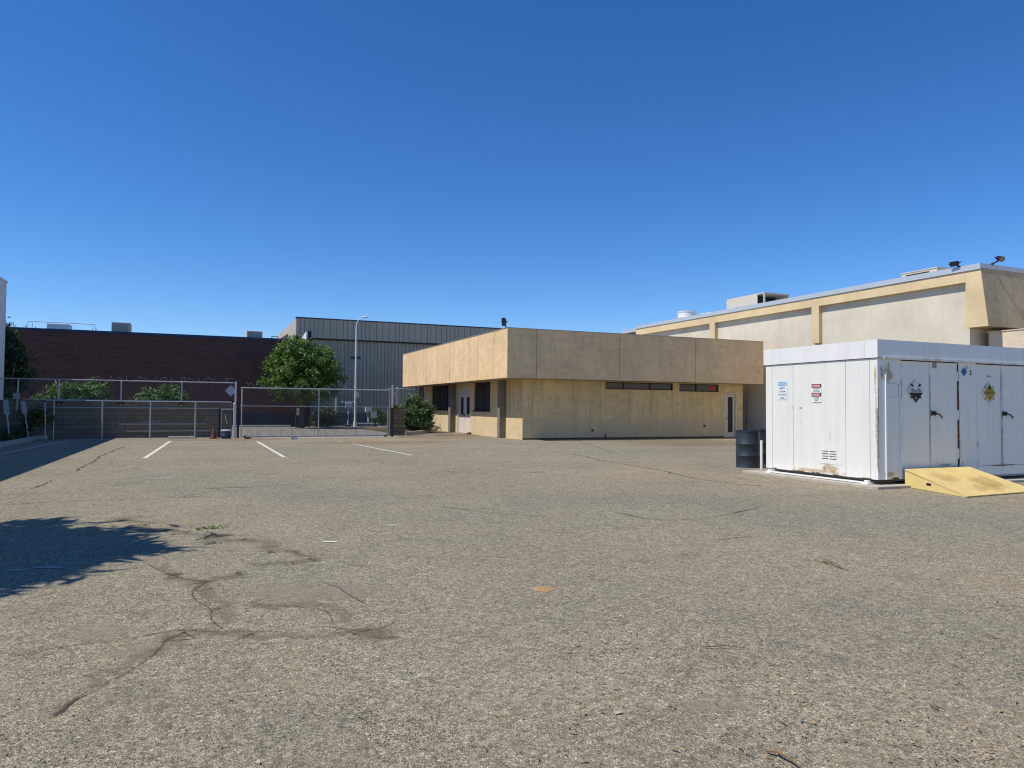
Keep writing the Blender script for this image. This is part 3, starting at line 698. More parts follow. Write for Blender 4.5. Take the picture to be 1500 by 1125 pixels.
# ================================================================== WHITE STORAGE CONTAINER
x0, y0, x1, y1 = 12.04, 10.02, 18.2, 13.04
zb, zt, zr = .15, 2.52, 2.885
Cn = thing('storage_container', 'white steel storage container with rust stains and two pairs of doors', 'container', (x0, y0, .06))
struct('concrete_pad', MB().box(11.72, 18.6, 9.76, 13.5, -.05, .055), M['conc'], bevel=.01)
b = MB()
ys = [y0, 10.2, 10.78, 12.2, 12.84, y1]
for a, c in zip(ys, ys[1:]): b.box(x0, x0 + .05, a + (.004 if a != y0 else 0), c - (.004 if c != y1 else 0), zb, zt)
xs = [x0 + .05, 12.68]
b.box(x0 + .05, 12.68, y0, y0 + .05, zb, zt); b.box(14.385, 14.93, y0, y0 + .05, zb, zt); b.box(16.58, x1, y0, y0 + .05, zb, zt)
b.box(12.68, 14.385, y0 + .006, y0 + .05, zb, .345); b.box(14.93, 16.58, y0 + .006, y0 + .05, zb, .345)
b.box(x0 + .05, x1, y1 - .05, y1, zb, zt); b.box(x1 - .05, x1, y0 + .05, y1 - .05, zb, zt)
b.cur = 1
b.box(x0 + .055, x0 + .07, y0 + .06, y1 - .06, zb + .01, zt); b.box(x0 + .08, x1 - .06, y0 + .055, y0 + .07, zb + .01, zt)
b.build('body', [M['white'], M['black']], Cn)
b = MB()
for a, c in ((y0 - .03, 10.28), (10.284, 12.8), (12.804, y1 + .03)): b.box(x0 - .03, x0 + .1, a, c, zt + .012, zr)
for a, c in ((x0 + .1, 13.52), (13.53, 15.9), (15.91, x1 + .03)): b.box(a, c, y0 - .03, y0 + .1, zt + .012, zr)
b.box(x0 + .1, x1 + .03, y0 + .1, y1 + .03, zt + .012, zr - .01)
b.build('roof_fascia', M['white_trim'], Cn)
MB().box(x0 + .12, x1, y0 - .055, y0 - .0305, zt - .012, zt + .03).build('drip_edge', M['dripedge'], Cn)
# base frame
b = MB(); b.box(x0 - .12, x0 + .12, y0 + .12, y1 - .12, .066, .082)
b.box(x0 + .3, x1, y0 + .25, y0 + .28, .075, zb)
b.cur = 1; b.box(x0 + .16, x1 - .1, y0 + .29, y1 - .1, .084, zb - .002)  # recessed web coloured grey in place of the shade under the body
b.build('base_frame', [M['whitebright'], M['siding']], Cn)
for yy in (y0 + .13, y1 - .27):
    MB().box(x0 - .16, x0 + .02, yy, yy + .14, .0555, .066).box(x0 - .10, x0 - .02, yy + .03, yy + .11, .082, .125).build('anchor_foot', M['whitebright'], Cn)
MB().box(x0 + .02, x0 + .45, y0 + .06, y0 + .2, .0555, zb - .002).build('skid', M['dark'], Cn)
# doors
HX = []
for (a, c, hinge) in ((12.70, 13.505, 'l'), (13.52, 14.35, 'r'), (14.95, 15.735, 'l'), (15.75, 16.56, 'r')):
    d = MB().box(a, c, y0 + .008, y0 + .05, .35, 2.49).build('door', M['white'], Cn, bevel=.004)
    hx = a - .005 if hinge == 'l' else c + .005
    for z in (.62, 1.42, 2.22):
        MB().tube([(hx, y0 + .0, z - .1), (hx, y0 + .0, z + .1)], .016, 8).build('hinge', M['whitebright'], d)
    if hinge == 'r':
        hx = a + .12
        h = MB().lathe((0, 0, 0), [(.045, 0), (.045, .03), (.025, .04)], 16)
        h.v = [Vector((hx + v.x, y0 + .008 - v.z, 1.45 + v.y)) for v in h.v]
        h.tube([(hx, y0 - .03, 1.45), (hx + .07, y0 - .055, 1.43), (hx + .15, y0 - .055, 1.385), (hx + .165, y0 - .045, 1.35)], .014, 8)
        h.box(hx - .09, hx - .06, y0 - .004, y0 + .01, 1.40, 1.51)
        h.build('handle', M['dark'], d, smooth=True)
MB().box(13.61, 13.72, y0 - .002, y0 + .008, 2.37, 2.5).build('latch_plate', M['siding'], Cn)
MB().box(14.36, 14.378, y0 - .004, y0 + .03, .2, 2.46).build('rubber_seal', M['rust'], Cn)
MB().tube([(14.44, y0 - .01, .9), (14.45, y0 - .012, .6), (14.5, y0 - .012, .36)], .014, 6).build('loose_seal', M['vent'], Cn)
MB().box(14.905, 14.935, y0 - .012, y0 + .002, .2, .75).build('bent_flashing', M['whitebright'], Cn)
for X, za, zc in ((12.245, zb, 2.27), (12.655, zb, 1.74)):
    MB().box(X - .014, X + .014, y0 - .03, y0, za, zc).build('conduit', M['whitebright'], Cn)
b = MB()
for (a, c, d_, e) in ((12.28, 12.62, 2.02, 2.028), (12.28, 12.62, 1.76, 1.768), (12.28, 12.288, 1.768, 2.02), (12.612, 12.62, 1.768, 2.02)): b.box(a, c, y0 - .004, y0, d_, e)
b.build('label_outline', M['greylid'], Cn)
MB().box(14.58, 14.82, y0 - .003, y0, 1.55, 2.02).build('blank_notice', M['white_trim'], Cn)
# louvre panel low on the left face
v = MB().box(x0 - .006, x0, 10.86, 11.46, .37, .74).build('vent_panel', M['white'], Cn)
b = MB()
for r_ in range(4):
    for (a, c) in ((11.02, 11.19), (11.225, 11.39)):
        z = .47 + r_ * .052; b.box(x0 - .009, x0 - .006, a, c, z, z + .014)
b.build('louvre_slots', M['dark'], v)
# rust and grime
def face_x(mat, a, c, z0, z1, lift=.004): return MB().quad((x0 - lift, c, z0), (x0 - lift, a, z0), (x0 - lift, a, z1), (x0 - lift, c, z1)).build('rust_stain', M[mat], Cn)
def face_y(mat, a, c, z0, z1, lift=.004): return MB().quad((a, y0 - lift, z0), (c, y0 - lift, z0), (c, y0 - lift, z1), (a, y0 - lift, z1)).build('rust_stain', M[mat], Cn)
face_x('ruststain', 11.24, 11.42, .16, .40); face_x('rustwash', 10.75, 11.55, .14, .42, .005); face_x('rustwash', 10.1, 12.9, .14, .27, .006)
for a, c in ((12.5, 13.0), (11.7, 12.35), (11.2, 11.9), (10.7, 11.3), (10.04, 10.6)): face_x('rustdark', a, c, .148, .172, .007)
face_x('rustdark', 11.05, 11.47, .362, .374, .014); face_x('rustwash', 10.02, 10.09, .15, 2.5, .005); face_x('rustwash', 10.02, 10.12, 1.7, 2.55, .006); face_x('rustdark', 10.015, 10.04, .3, 1.6, .007)
face_x('rustdark', 11.17, 11.185, .85, 1.08, .006); face_x('rustdark', 11.9, 12.06, 1.53, 1.55, .006); face_x('rustdark', 11.93, 11.97, 1.18, 1.22, .006); face_x('rustdark', 12.195, 12.215, 1.5, 1.6, .006)
face_y('ruststain', 12.09, 12.22, 1.95, 2.53); face_y('rustwash', 12.05, 12.6, 1.9, 2.54, .005); face_y('ruststain', 12.32, 12.38, 2.2, 2.53, .006)
face_y('rustdark', x0, x0 + .025, .2, 2.0, .006); face_y('rustdark', 12.3, 12.7, .14, .19, .006); face_y('rustwash', 12.05, 12.68, .15, .36, .005); face_y('rustdark', 12.1, 15.0, 2.49, 2.52, .011)
face_y('rustdark', 13.495, 13.53, .4, 2.3, .012); face_y('rustdark', 14.345, 14.395, .25, 2.45, .012); face_y('rustdark', 15.725, 15.765, .35, 2.45, .012); face_y('rustdark', 14.925, 14.97, .3, .9, .013); face_y('rustdark', 12.685, 12.71, .4, 2.4, .009)
face_y('rustdark', 14.95, 16.6, .335, .36, .009); face_y('grime', 14.30, 14.44, .3, 1.1, .008); face_y('grime', 15.68, 15.84, .2, .7, .0085); face_y('grime', 13.6, 14.3, .35, .44, .0095)
# notices
xl, yl = Vector((0, -1, 0)), Vector((0, 0, 1))
def notice_blue():
    X = x0 - .009; t = thing('notice_sign', 'white notice with pale blue heading on the container end, nearer the drums', 'sign', (X, 12.52, 1.94))
    MB().box(X, X + .004, 12.375, 12.655, 1.725, 2.14).build('sheet', M['signwhite'], t)
    MB().box(X - .003, X - .0005, 12.385, 12.645, 2.04, 2.13).build('heading_band', M['skyblue'], t)
    mb = MB(); letters(mb, 'NOTICE', .07, (X - .0045, 12.515, 2.06), xl, yl); mb.build('heading_lettering', M['signwhite'], t)
    for k, s in enumerate(('EMPTY', 'DRUM', 'STORAGE', 'AREA')):
        mb = MB(); letters(mb, s, .058, (X - .0025, 12.515, 1.965 - k * .073), xl, yl); mb.build('lettering', M['inkblue'], t)
notice_blue()
def notice_red():
    X = x0 - .009; t = thing('danger_sign', 'white danger notice with two red headings on the middle panel of the container end', 'sign', (X, 11.53, 1.87))
    MB().box(X, X + .004, 11.39, 11.67, 1.655, 2.07).build('sheet', M['signwhite'], t)
    for z, head, ls in ((1.975, 'DANGER', ('NO SMOKING', 'MATCHES OR', 'OPEN FLAMES')), (1.785, 'PELIGRO', ('NO FUMAR', 'NI PRENDER', 'FUEGO'))):
        b1 = MB(); b2 = MB(); hl = MB()
        b1.box(X - .002, X - .0005, 11.40, 11.66, z, z + .078)
        pl = [(11.53 + .115 * math.cos(a * PI / 12), z + .039 + .033 * math.sin(a * PI / 12)) for a in range(24)]
        b2.prism(pl, 'x', X - .004, X - .0022)
        letters(hl, head, .052, (X - .0055, 11.53, z + .021), xl, yl)
        for k, s in enumerate(ls):
            mb = MB(); letters(mb, s, .028, (X - .0025, 11.53, z - .028 - k * .034), xl, yl); mb.build('lettering', M['ink'], t)
        b1.build('heading_band', M['ink'], t); b2.build('heading_oval', M['signred'], t); hl.build('heading_lettering', M['signwhite'], t)
    MB().box(X - .002, X - .0005, 11.40, 11.6, 1.662, 1.668).build('underline', M['ink'], t)
notice_red()
xl2 = Vector((1, 0, 0))
def diamond(cx, cz, h): return [(cx - h, cz), (cx, cz - h), (cx + h, cz), (cx, cz + h)]
def placard_corrosive():
    Y = y0 - .004; cx, cz, h = 13.10, 1.89, .245
    t = thing('hazard_placard', 'black and white CORROSIVE diamond placard on the first container door', 'placard', (cx, Y, cz), 'hazard placards on the container doors')
    MB().prism(diamond(cx, cz, h), 'y', Y - .003, Y + .002).build('backing', M['placgrey'], t)
    MB().prism([(cx - .2, cz - .03), (cx, cz - .235), (cx + .2, cz - .03)], 'y', Y - .0055, Y - .0032).build('lower_half', M['ink'], t)
    b = MB()
    # two tilted test tubes dripping on a hand and a bar
    for s in (-1, 1):
        u = Vector((s * .55, .835)); n_ = Vector((u.y, -u.x)); c = Vector((cx + s * .075, cz + .085))
        b.prism([tuple(c + n_ * .017), tuple(c + n_ * .017 + u * .075), tuple(c - n_ * .017 + u * .075), tuple(c - n_ * .017)][::-1 if s > 0 else 1], 'y', Y - .0055, Y - .0032)
        b.prism([(cx + s * .09 - .045, cz + .028), (cx + s * .09 + .045, cz + .028), (cx + s * .09 + .03, cz + .05), (cx + s * .09 - .03, cz + .05)], 'y', Y - .0055, Y - .0032)
    b.build('test_tubes', M['ink'], t)
    mb = MB(); letters(mb, 'CORROSIVE', .058, (cx, Y - .006, cz - .022), xl2, yl); mb.build('lettering', M['ink'], t)
    mb = MB(); letters(mb, '8', .07, (cx, Y - .0065, cz - .16), xl2, yl); mb.build('class_number', M['placgrey'], t)
    b = MB()
    for s in (-1, 1):
        for u in (-1, 1): b.box(cx + s * .125 - .02, cx + s * .125 + .02, Y - .008, Y - .003, cz + u * .125 - .02, cz + u * .125 + .02)
    b.build('holder_clips', M['dark'], t)
placard_corrosive()
def placard_oxidizer():
    Y = y0 - .004; cx, cz, h = 15.35, 1.89, .245
    t = thing('hazard_placard', 'dark yellow OXIDIZER placard with star shaped edge on the third container door', 'placard', (cx, Y, cz), 'hazard placards on the container doors')
    MB().prism(diamond(cx, cz, h), 'y', Y - .003, Y + .002).build('backing', M['placgrey'], t)
    MB().prism(diamond(cx, cz, .19), 'y', Y - .0055, Y - .0032).build('face', M['placgold'], t)
    b = MB()
    for s in (-1, 1):
        for u in (-1, 1):
            for q in (.10, ): b.prism([(cx + s * q, cz + u * q), (cx + s * (q + .045), cz + u * q), (cx + s * (q + .05), cz + u * (q + .05)), (cx + s * q, cz + u * (q + .045))][::1 if s * u > 0 else -1], 'y', Y - .0052, Y - .0031)
    b.build('holder_flaps', M['placgold'], t)
    b = MB(); b.prism([(cx - .035, cz + .08), (cx + .035, cz + .08), (cx + .045, cz + .115), (cx + .018, cz + .13), (cx, cz + .175), (cx - .02, cz + .135), (cx - .042, cz + .115)], 'y', Y - .008, Y - .0056)
    b.box(cx - .045, cx + .045, Y - .008, Y - .0056, cz + .055, cz + .066); b.build('flame_symbol', M['ink'], t)
    mb = MB(); letters(mb, 'OXIDIZER', .062, (cx, Y - .006, cz - .02), xl2, yl); mb.build('lettering', M['ink'], t)
    mb = MB(); letters(mb, '5.1', .06, (cx, Y - .006, cz - .135), xl2, yl); mb.build('class_number', M['ink'], t)
placard_oxidizer()
Y = y0 - .004; cx, cz = 14.55, 2.32
t = thing('hazard_placard', 'small bright blue diamond sticker high on the panel between the container door pairs', 'placard', (cx, Y, cz))
MB().prism(diamond(cx, cz, .095), 'y', Y - .003, Y + .002).build('face', M['placblue'], t)
mb = MB(); letters(mb, '4', .09, (cx, Y - .0035, cz - .03), xl2, yl); mb.build('lettering', M['ink'], t)
for cx, cz, s, lb in ((14.64, 2.40, '1', 'black sticker digit just above right of the blue diamond'), (14.76, 2.30, '2', 'black sticker digit farther right of the blue diamond')):
    mb = MB(); letters(mb, s, .13, (cx, y0 - .004, cz - .04), xl2, yl, bold=2.5); tag(mb.build('number_sticker', M['ink'], loc=(cx, y0 - .004, cz)), lb, 'sticker')
mb = MB(); letters(mb, 'Store', .06, (15.35, y0 + .003, 2.23), xl2, yl); tag(mb.build('door_lettering', M['ink'], loc=(15.35, y0 + .003, 2.23)), 'faint small black lettering above the yellow placard', 'lettering')

# yellow ramp
A_, B_, C_, D_ = (12.66, 9.93), (14.54, 9.93), (14.28, 8.50), (12.17, 8.37)
t = thing('loading_ramp', 'yellow wedge ramp with a hand slot leading up to the container doors', 'ramp', (13.4, 9.2, 0))
b = MB(); hz = .355
b.add([(*A_, .01), (*B_, .01), (*C_, .004), (*D_, .004), (*A_, hz - .02), (*B_, hz - .02), (*C_, .012), (*D_, .012)],
      [(0, 1, 2, 3), (0, 4, 5, 1), (1, 5, 6, 2), (2, 6, 7, 3), (3, 7, 4, 0), (4, 7, 6, 5)])
b.build('side_boards', M['rampside'], t)
def off(p, q, d): v = (Vector(p) - Vector(q)).normalized() * d; return (p[0] + v.x, p[1] + v.y)
b = MB(); A2, B2, C2, D2 = [(p[0] + dx, p[1] + dy) for p, dx, dy in ((A_, -.012, 0), (B_, .012, 0), (C_, .012, -.03), (D_, -.012, -.03))]
b.add([(*A2, hz - .018), (*B2, hz - .018), (*C2, .008), (*D2, .008), (*A2, hz), (*B2, hz), (*C2, .026), (*D2, .026)],
      [(0, 1, 2, 3), (0, 4, 5, 1), (1, 5, 6, 2), (2, 6, 7, 3), (3, 7, 4, 0), (4, 7, 6, 5)])
b.build('deck', M['ramp'], t)
for (u0, u1, v0, v1) in ((.02, .55, .05, .7), (.35, .98, .2, .95), (.1, .9, .55, 1.0)):
    def rp(u, v):
        p = [Vector((*q, z)) for q, z in ((A2, hz), (B2, hz), (C2, .026), (D2, .026))]
        return p[0].lerp(p[1], u).lerp(p[3].lerp(p[2], u), v) + Vector((0, 0, .002 + .0008 * u0))
    MB().quad(rp(u0, v1), rp(u1, v1), rp(u1, v0), rp(u0, v0)).build('scuff_marks', M['rampwear'], t)
a, d = Vector(A_), Vector(D_); u = (d - a).normalized(); nn = Vector((u.y, -u.x)); nn = nn if nn.x < 0 else -nn
L = (d - a).length; c0 = a + u * L * .42 + nn * .003; pl = []
for k in range(20):
    an = 2 * PI * k / 20; ex = .045 if math.cos(an) > 0 else -.045
    pl.append(c0 + u * (ex + .024 * math.cos(an)))
    pl[-1] = (pl[-1].x, pl[-1].y, .125 + .024 * math.sin(an))
b = MB(); b.add(pl, [tuple(range(20))]); b.build('hand_slot', M['black'], t)

# drums
def drum(label, c, lid='drumlid'):
    t = thing('oil_drum', label, 'drum', (c[0], c[1], 0), 'slate blue steel drums beside the container')
    r = .295
    prof = [(r + .008, 0), (r + .008, .02), (r, .035), (r, .28), (r + .012, .295), (r + .012, .315), (r, .33), (r, .58), (r + .012, .595), (r + .012, .615), (r, .63), (r, .915), (r + .010, .925), (r + .010, .955), (r - .012, .955), (r - .012, .925)]
    MB().lathe((c[0], c[1], 0), prof, 36).build('body', M['drum'], t, smooth=True)
    MB().lathe((c[0], c[1], .926), [(r - .013, 0), (r - .013, .012), (.02, .016)], 30).build('lid', M[lid], t)
    MB().lathe((c[0] + .18, c[1] + .03, .942), [(.035, 0), (.035, .02), (.02, .022)], 12).build('bung', M['dark'], t)
drum('slate blue steel drum with rusty lid standing clear of the container', (12.98, 14.72))
drum('slate blue steel drum mostly hidden behind the first drum and the container', (13.92, 15.35))
tp = thing('marker_post', 'short white post standing between the drum and the container', 'post', (12.87, 14.10, 0))
MB().tube([(12.87, 14.10, 0), (12.87, 14.10, .70)], .035, 10).build('shaft', M['line'], tp); MB().lathe((12.87, 14.10, .70), [(.037, 0), (.03, .015), (.01, .022)], 10).build('cap', M['line'], tp)

# ================================================================== GATE, FENCES, WALLS
GY = 34.65
Wl = tag(MB().box(-24, 1.2, 36.1, 36.3, 0, 1.64).build('block_wall', M['cmu'], loc=(-5, 36.1, 0)), 'long grey concrete block wall behind the parking bays left of the gate', 'wall')
fn = thing('chain_link_fence', 'chain link fence with coiled razor wire on top of the long block wall', 'fence', (-3, 36.2, 1.64))
def post(mb_parent, x, y, z0, z1, r=.03, name='post', mat='galv'):
    b = MB().tube([(x, y, z0), (x, y, z1)], r, 10); b.lathe((x, y, z1), [(r + .006, 0), (r + .004, .02), (.008, .045)], 10)
    return b.build(name, M[mat], mb_parent, smooth=True)
for x in (-10.2, -8.0, -5.77, -3.41, -.97): 
    p = post(fn, x, 36.0, 1.45, 2.52)
    MB().box(x - .13, x + .13, 35.96, 36.095, 1.50, 1.62).build('rusty_clamp', M['rust'], p)
MB().tube([(-12, 36, 2.54), (1.27, 36, 2.54)], .024, 8).build('top_rail', M['galv'], fn)
MB().tube([(-12, 36, 1.69), (1.1, 36, 1.66)], .014, 8).build('bottom_rail', M['galv'], fn)
chainlink(MB(), -12, 1.25, 1.68, 2.53, 36.0).build('mesh_fabric', M['wire'], fn)
rz = MB(); coil(rz, (-4.6, 36, 2.60), (1.2, 36, 2.62), .15, .36, .005, 3, .3, .8); rz.build('razor_wire', M['wire'], fn)
# low rail frame in front of the wall
rf = thing('guide_rail_frame', 'low galvanised post and rail frame standing before the block wall', 'rail frame', (-2, 35.3, 0))
for x in (-5.81, -4.03, -2.18, -.37): post(rf, x, 35.3, 0, 1.6, .028)
for z, a, c in ((1.63, -6.1, 1.15), (1.345, -5.85, .62), (.64, -3.4, .1), (.335, -3.1, .25)):
    MB().tube([(a, 35.3 - .045, z), (c, 35.3 - .045, z)], .017, 8).build('rail', M['galv'], rf)
# little gate leaf
lg = thing('small_gate', 'narrow dark framed wire gate leaf between block wall and sliding gate', 'gate', (.9, 35.15, 0))
MB().box(.60, .68, 35.1, 35.18, .0, 1.34).build('post', M['navy'], lg)
b = MB(); 
for z in (1.31, .38): b.tube([(.68, 35.14, z), (1.24, 35.14, z)], .018, 8)
b.tube([(.73, 35.14, .38), (.73, 35.14, 1.31)], .015, 8); b.build('frame', M['galv'], lg)
chainlink(MB(), .7, 1.24, .38, 1.31, 35.14).build('mesh_fabric', M['wire'], lg)
MB().tube([(.88, 35.1, 1.05), (.90, 35.08, .85), (.93, 35.08, .78), (.97, 35.08, .70), (.95, 35.08, .66)], .016, 6).build('chain', M['galv'], lg)
bp = thing('bollard', 'thick galvanised pipe bollard beside the sliding gate', 'bollard', (1.26, 34.3, 0))
MB().tube([(1.26, 34.3, 0), (1.24, 34.3, 1.57)], .065, 16).build('pipe', M['galv'], bp, smooth=True); MB().lathe((1.24, 34.3, 1.57), [(.066, 0), (.05, .03), (.01, .045)], 16).build('cap', M['galv'], bp, smooth=True)
# sliding gate
gt = thing('sliding_gate', 'wide galvanised chain link sliding gate with razor coils across the driveway', 'gate', (5, GY, 0))
fr = MB()
for x in (1.55, 4.95, 8.33): fr.tube([(x, GY, .06), (x, GY, 2.29)], .028, 10)
for z, r_ in ((2.29, .026), (1.47, .018), (.07, .024)): fr.tube([(1.5, GY, z), (8.37, GY, z)], r_, 8)
fr.build('frame', M['galv'], gt)
chainlink(MB(), 1.55, 8.33, .08, 2.28, GY).build('mesh_fabric', M['wire'], gt)
rz = MB(); coil(rz, (1.75, GY + .03, .24), (8.25, GY + .03, .24), .15, .30, .006, 5, .2); rz.build('razor_wire', M['darkwire'], gt)
rz = MB(); coil(rz, (1.6, GY, 2.4), (2.6, GY, 2.36), .13, .4, .005, 8, .2); coil(rz, (3.2, GY, 2.30), (6.2, GY, 2.28), .19, .45, .0065, 6, .25); coil(rz, (6.6, GY, 2.4), (7.4, GY, 2.36), .1, .4, .005, 2, .3); rz.build('razor_wire', M['wire'], gt)
for x in (1.72, 8.15): MB().tube([(x, GY - .05, .06), (x, GY + .05, .06)], .06, 14).build('roller', M['dark'], gt)
gp_ = thing('gate_post', 'tall galvanised post with dark foot at the left end of the sliding gate', 'post', (1.29, GY, 0))
post(gp_, 1.29, GY + .1, 0, 2.52, .042, 'pipe'); MB().box(1.36, 1.46, GY - .01, GY + .09, 0, 1.35).build('catch_post', M['navy'], gp_); MB().box(1.18, 1.42, GY + .145, GY + .2, 1.42, 1.62).build('latch', M['dark'], gp_)
gp_ = thing('gate_post', 'tall galvanised post at the right end of the sliding gate by the brown wall', 'post', (8.5, GY, 0))
post(gp_, 8.5, GY + .1, 0, 2.5, .045, 'pipe'); MB().box(8.43, 8.54, GY, GY + .05, 0, 1.42).build('catch_post', M['navy'], gp_); MB().box(8.36, 8.6, GY + .15, GY + .2, 1.38, 1.5).build('latch', M['dark'], gp_)
tag(MB().box(8.66, 9.52, 36.3, 36.5, 0, 1.42).build('block_wall', M['cmu2'], loc=(9, 36.3, 0)), 'brown block wall between the gate and the round shrub', 'wall')
rg = thing('chain_link_fence', 'short chain link panel above the brown wall beside the round shrub', 'fence', (10, 36.2, 1.4))
sl = lambda x: 36.2 + (x - 8.6) * 2.0
MB().tube([(8.6, 36.2, 2.42), (12.0, sl(12.0), 2.55)], .022, 8).build('top_rail', M['galv'], rg); post(rg, 9.6, sl(9.6), 0, 2.5, .03, 'post', 'galv'); post(rg, 12.0, sl(12.0), 0, 2.66, .05, 'post', 'navy')
cl = chainlink(MB(), 8.6, 12.0, 1.44, 2.41, 0)
cl.v = [Vector((v.x, v.y + sl(v.x), v.z)) for v in cl.v]; cl.build('mesh_fabric', M['wire'], rg)
MB().box(8.75, 9.15, 36.16, 36.28, 1.36, 1.56).build('rusty_clamp', M['rust'], rg)
# signs on the fences
c = Vector((1.12, 35.95, 2.17)); t = thing('warning_sign', 'blank grey diamond sign hung on the fence beside the gate post', 'sign', c)
MB().prism(diamond(c.x, c.z, .265), 'y', c.y - .004, c.y).build('plate', M['signback'], t)
MB().prism([(c.x - .012, c.z + .2), (c.x + .012, c.z + .2), (c.x + .012, c.z + .225), (c.x - .012, c.z + .225)], 'y', c.y - .008, c.y - .0045).build('bolt', M['dark'], t)
t = thing('gate_sign', 'pale square sign wired to the right half of the sliding gate', 'sign', (7.55, GY - .04, 1.08))
MB().box(7.40, 7.70, GY - .045, GY - .04, .93, 1.24).build('plate', M['signgrey'], t)
b = MB(); letters(b, 'NO', .085, (7.55, GY - .047, 1.13), xl2, yl); letters(b, 'PARKING', .06, (7.55, GY - .047, 1.02), xl2, yl); b.build('lettering', M['greylid'], t)
t = thing('fence_sign', 'faded square sign on the short fence panel above the brown wall', 'sign', (8.95, 36.15, 2.1))
MB().box(8.76, 9.14, 36.15, 36.155, 1.98, 2.25).build('plate', M['signgrey'], t)
t = thing('fence_sign', 'small pale sign on a pole above the left end of the block wall', 'sign', (-7.25, 35.9, 1.6))
MB().tube([(-7.25, 35.92, 1.2), (-7.22, 35.92, 2.5)], .025, 8).build('pole', M['galv'], t); MB().box(-7.38, -7.14, 35.885, 35.89, 1.68, 1.93).build('plate', M['signgrey'], t)
for k in range(3): MB().box(-7.34, -7.18, 35.8825, 35.8845, 1.72 + k * .06, 1.745 + k * .06).build('lettering', M['greylid'], t)  # plain bars in place of faded printed lines, no real letters
# leaning sign posts in the planter
def leansign(label, base, top, wd, zs):
    base, top = Vector(base), Vector(top); t = thing('parking_sign', label, 'sign', base, 'leaning sign posts in the planter')
    MB().tube([base, top], .022, 8).build('post', M['galv'], t); u = (top - base).normalized(); xd = Vector((1, 0, 0)); b = MB()
    q = [top - u * zs - xd * wd / 2, top - u * zs + xd * wd / 2, top + u * .05 + xd * wd / 2, top + u * .05 - xd * wd / 2]
    y_ = Vector((0, -.03, 0)); y2 = Vector((0, -.025, 0))
    b.add([p + y_ for p in q] + [p + y2 for p in q], [(0, 1, 2, 3), (7, 6, 5, 4), (0, 4, 5, 1), (1, 5, 6, 2), (2, 6, 7, 3), (3, 7, 4, 0)]); b.build('plate', M['signgrey'], t)
    for k in range(4):
        b = MB(); c0 = top - u * (.08 + k * zs / 5); b.add([c0 - xd * wd * .35 + Vector((0, -.0325, 0)), c0 + xd * wd * .35 + Vector((0, -.0325, 0)), c0 + xd * wd * .35 + u * .035 + Vector((0, -.0325, 0)), c0 - xd * wd * .35 + u * .035 + Vector((0, -.0325, 0))], [(0, 1, 2, 3)])
        b.build('lettering', M['greylid'], t)  # plain bar in place of a faded printed line, no real letters
leansign('narrow pale sign on a leaning post nearest the white building', (-6.78, 32.6, .11), (-7.02, 33.0, 1.58), .17, .55)
leansign('narrow pale sign on a steeply leaning post left of the dry sapling', (-6.50, 34.3, .11), (-6.76, 34.6, 1.55), .17, .50)
leansign('thin bare stake standing among the dry sapling leaves', (-5.98, 34.62, .02), (-6.02, 34.7, 1.50), .08, .3)

# ================================================================== SMALL THINGS BY THE FENCE
t = thing('wheel_stop', 'weathered concrete wheel stop lying before the rail frame', 'wheel stop', (-.9, 34.85, 0))
MB().prism([(34.76, .011), (34.94, .011), (34.92, .11), (34.78, .11)], 'x', -1.42, -.36).build('block', M['conc'], t, bevel=.012)
b = MB()
for x in (-1.2, -.58): b.lathe((x, 34.85, .108), [(.02, 0), (.02, .006), (.012, .008)], 10)
b.build('anchor_pins', M['rust'], t)
t = thing('traffic_cone', 'faded dark red traffic cone beside the small gate', 'cone', (.4, 34.55, 0))
MB().box(.24, .56, 34.39, 34.71, .0, .035).build('base', M['cone'], t, bevel=.01); MB().lathe((.4, 34.55, .035), [(.115, 0), (.03, .46), (.022, .47)], 18).build('body', M['cone'], t, smooth=True)
t = thing('bucket', 'dark blue plastic bucket with a grey lid beside the bollard', 'bucket', (.9, 34.55, 0))
MB().lathe((.9, 34.55, .0), [(.205, 0), (.215, .10), (.222, .11), (.222, .13), (.215, .14), (.215, .33)], 24).build('body', M['bluebin'], t, smooth=True); MB().lathe((.9, 34.55, .33), [(.225, 0), (.225, .03), (.17, .07), (.04, .085)], 24).build('lid', M['greylid'], t, smooth=True)
def rock(name, label, c, r, mat, seed, cat='rock'):
    bm = bmesh.new(); bmesh.ops.create_icosphere(bm, subdivisions=2, radius=1); rnd = random.Random(seed)
    for v in bm.verts: v.co = Vector((v.co.x * r[0], v.co.y * r[1], v.co.z * r[2])) * rnd.uniform(.82, 1.12)
    me = bpy.data.meshes.new(name); bm.to_mesh(me); bm.free(); me.materials.append(M[mat]); o = bpy.data.objects.new(name, me); COL.objects.link(o); o.location = c; tag(o, label, cat)
rock('rock', 'pale rounded stone on the kerb beside the tan building wall', (12.95, 42.0, .24), (.30, .25, .16), 'stone', 1)
c = gp(1183, 697); rock('rock', 'small dark stone alone on the asphalt before the container pad', (c.x, c.y, .02), (.05, .045, .04), 'darkstone', 2)
c = gp(363, 643); rock('rock', 'small rusty brown clod beside the bottom of the gate', (c.x, c.y, .04), (.14, .08, .07), 'rust', 3)
c = gp(431, 643.5); b = MB().box(c.x - .12, c.x + .12, c.y - .05, c.y + .05, .0, .09); b.cur = 1; b.box(c.x - .05, c.x + .09, c.y - .053, c.y - .0505, .02, .07)
tag(b.build('wrapper', [M['bluepkt'], M['signwhite']], loc=(c.x, c.y, 0), bevel=.008), 'crumpled blue and white packet lying before the gate', 'litter')
b = MB(); b.tube([(13.3, 37.15, .03), (13.5, 37.3, .05)], .07, 10); tag(b.build('door_wedge', M['rust'], loc=(13.4, 37.2, 0)), 'small rusty lump at the foot of the double door', 'door wedge')

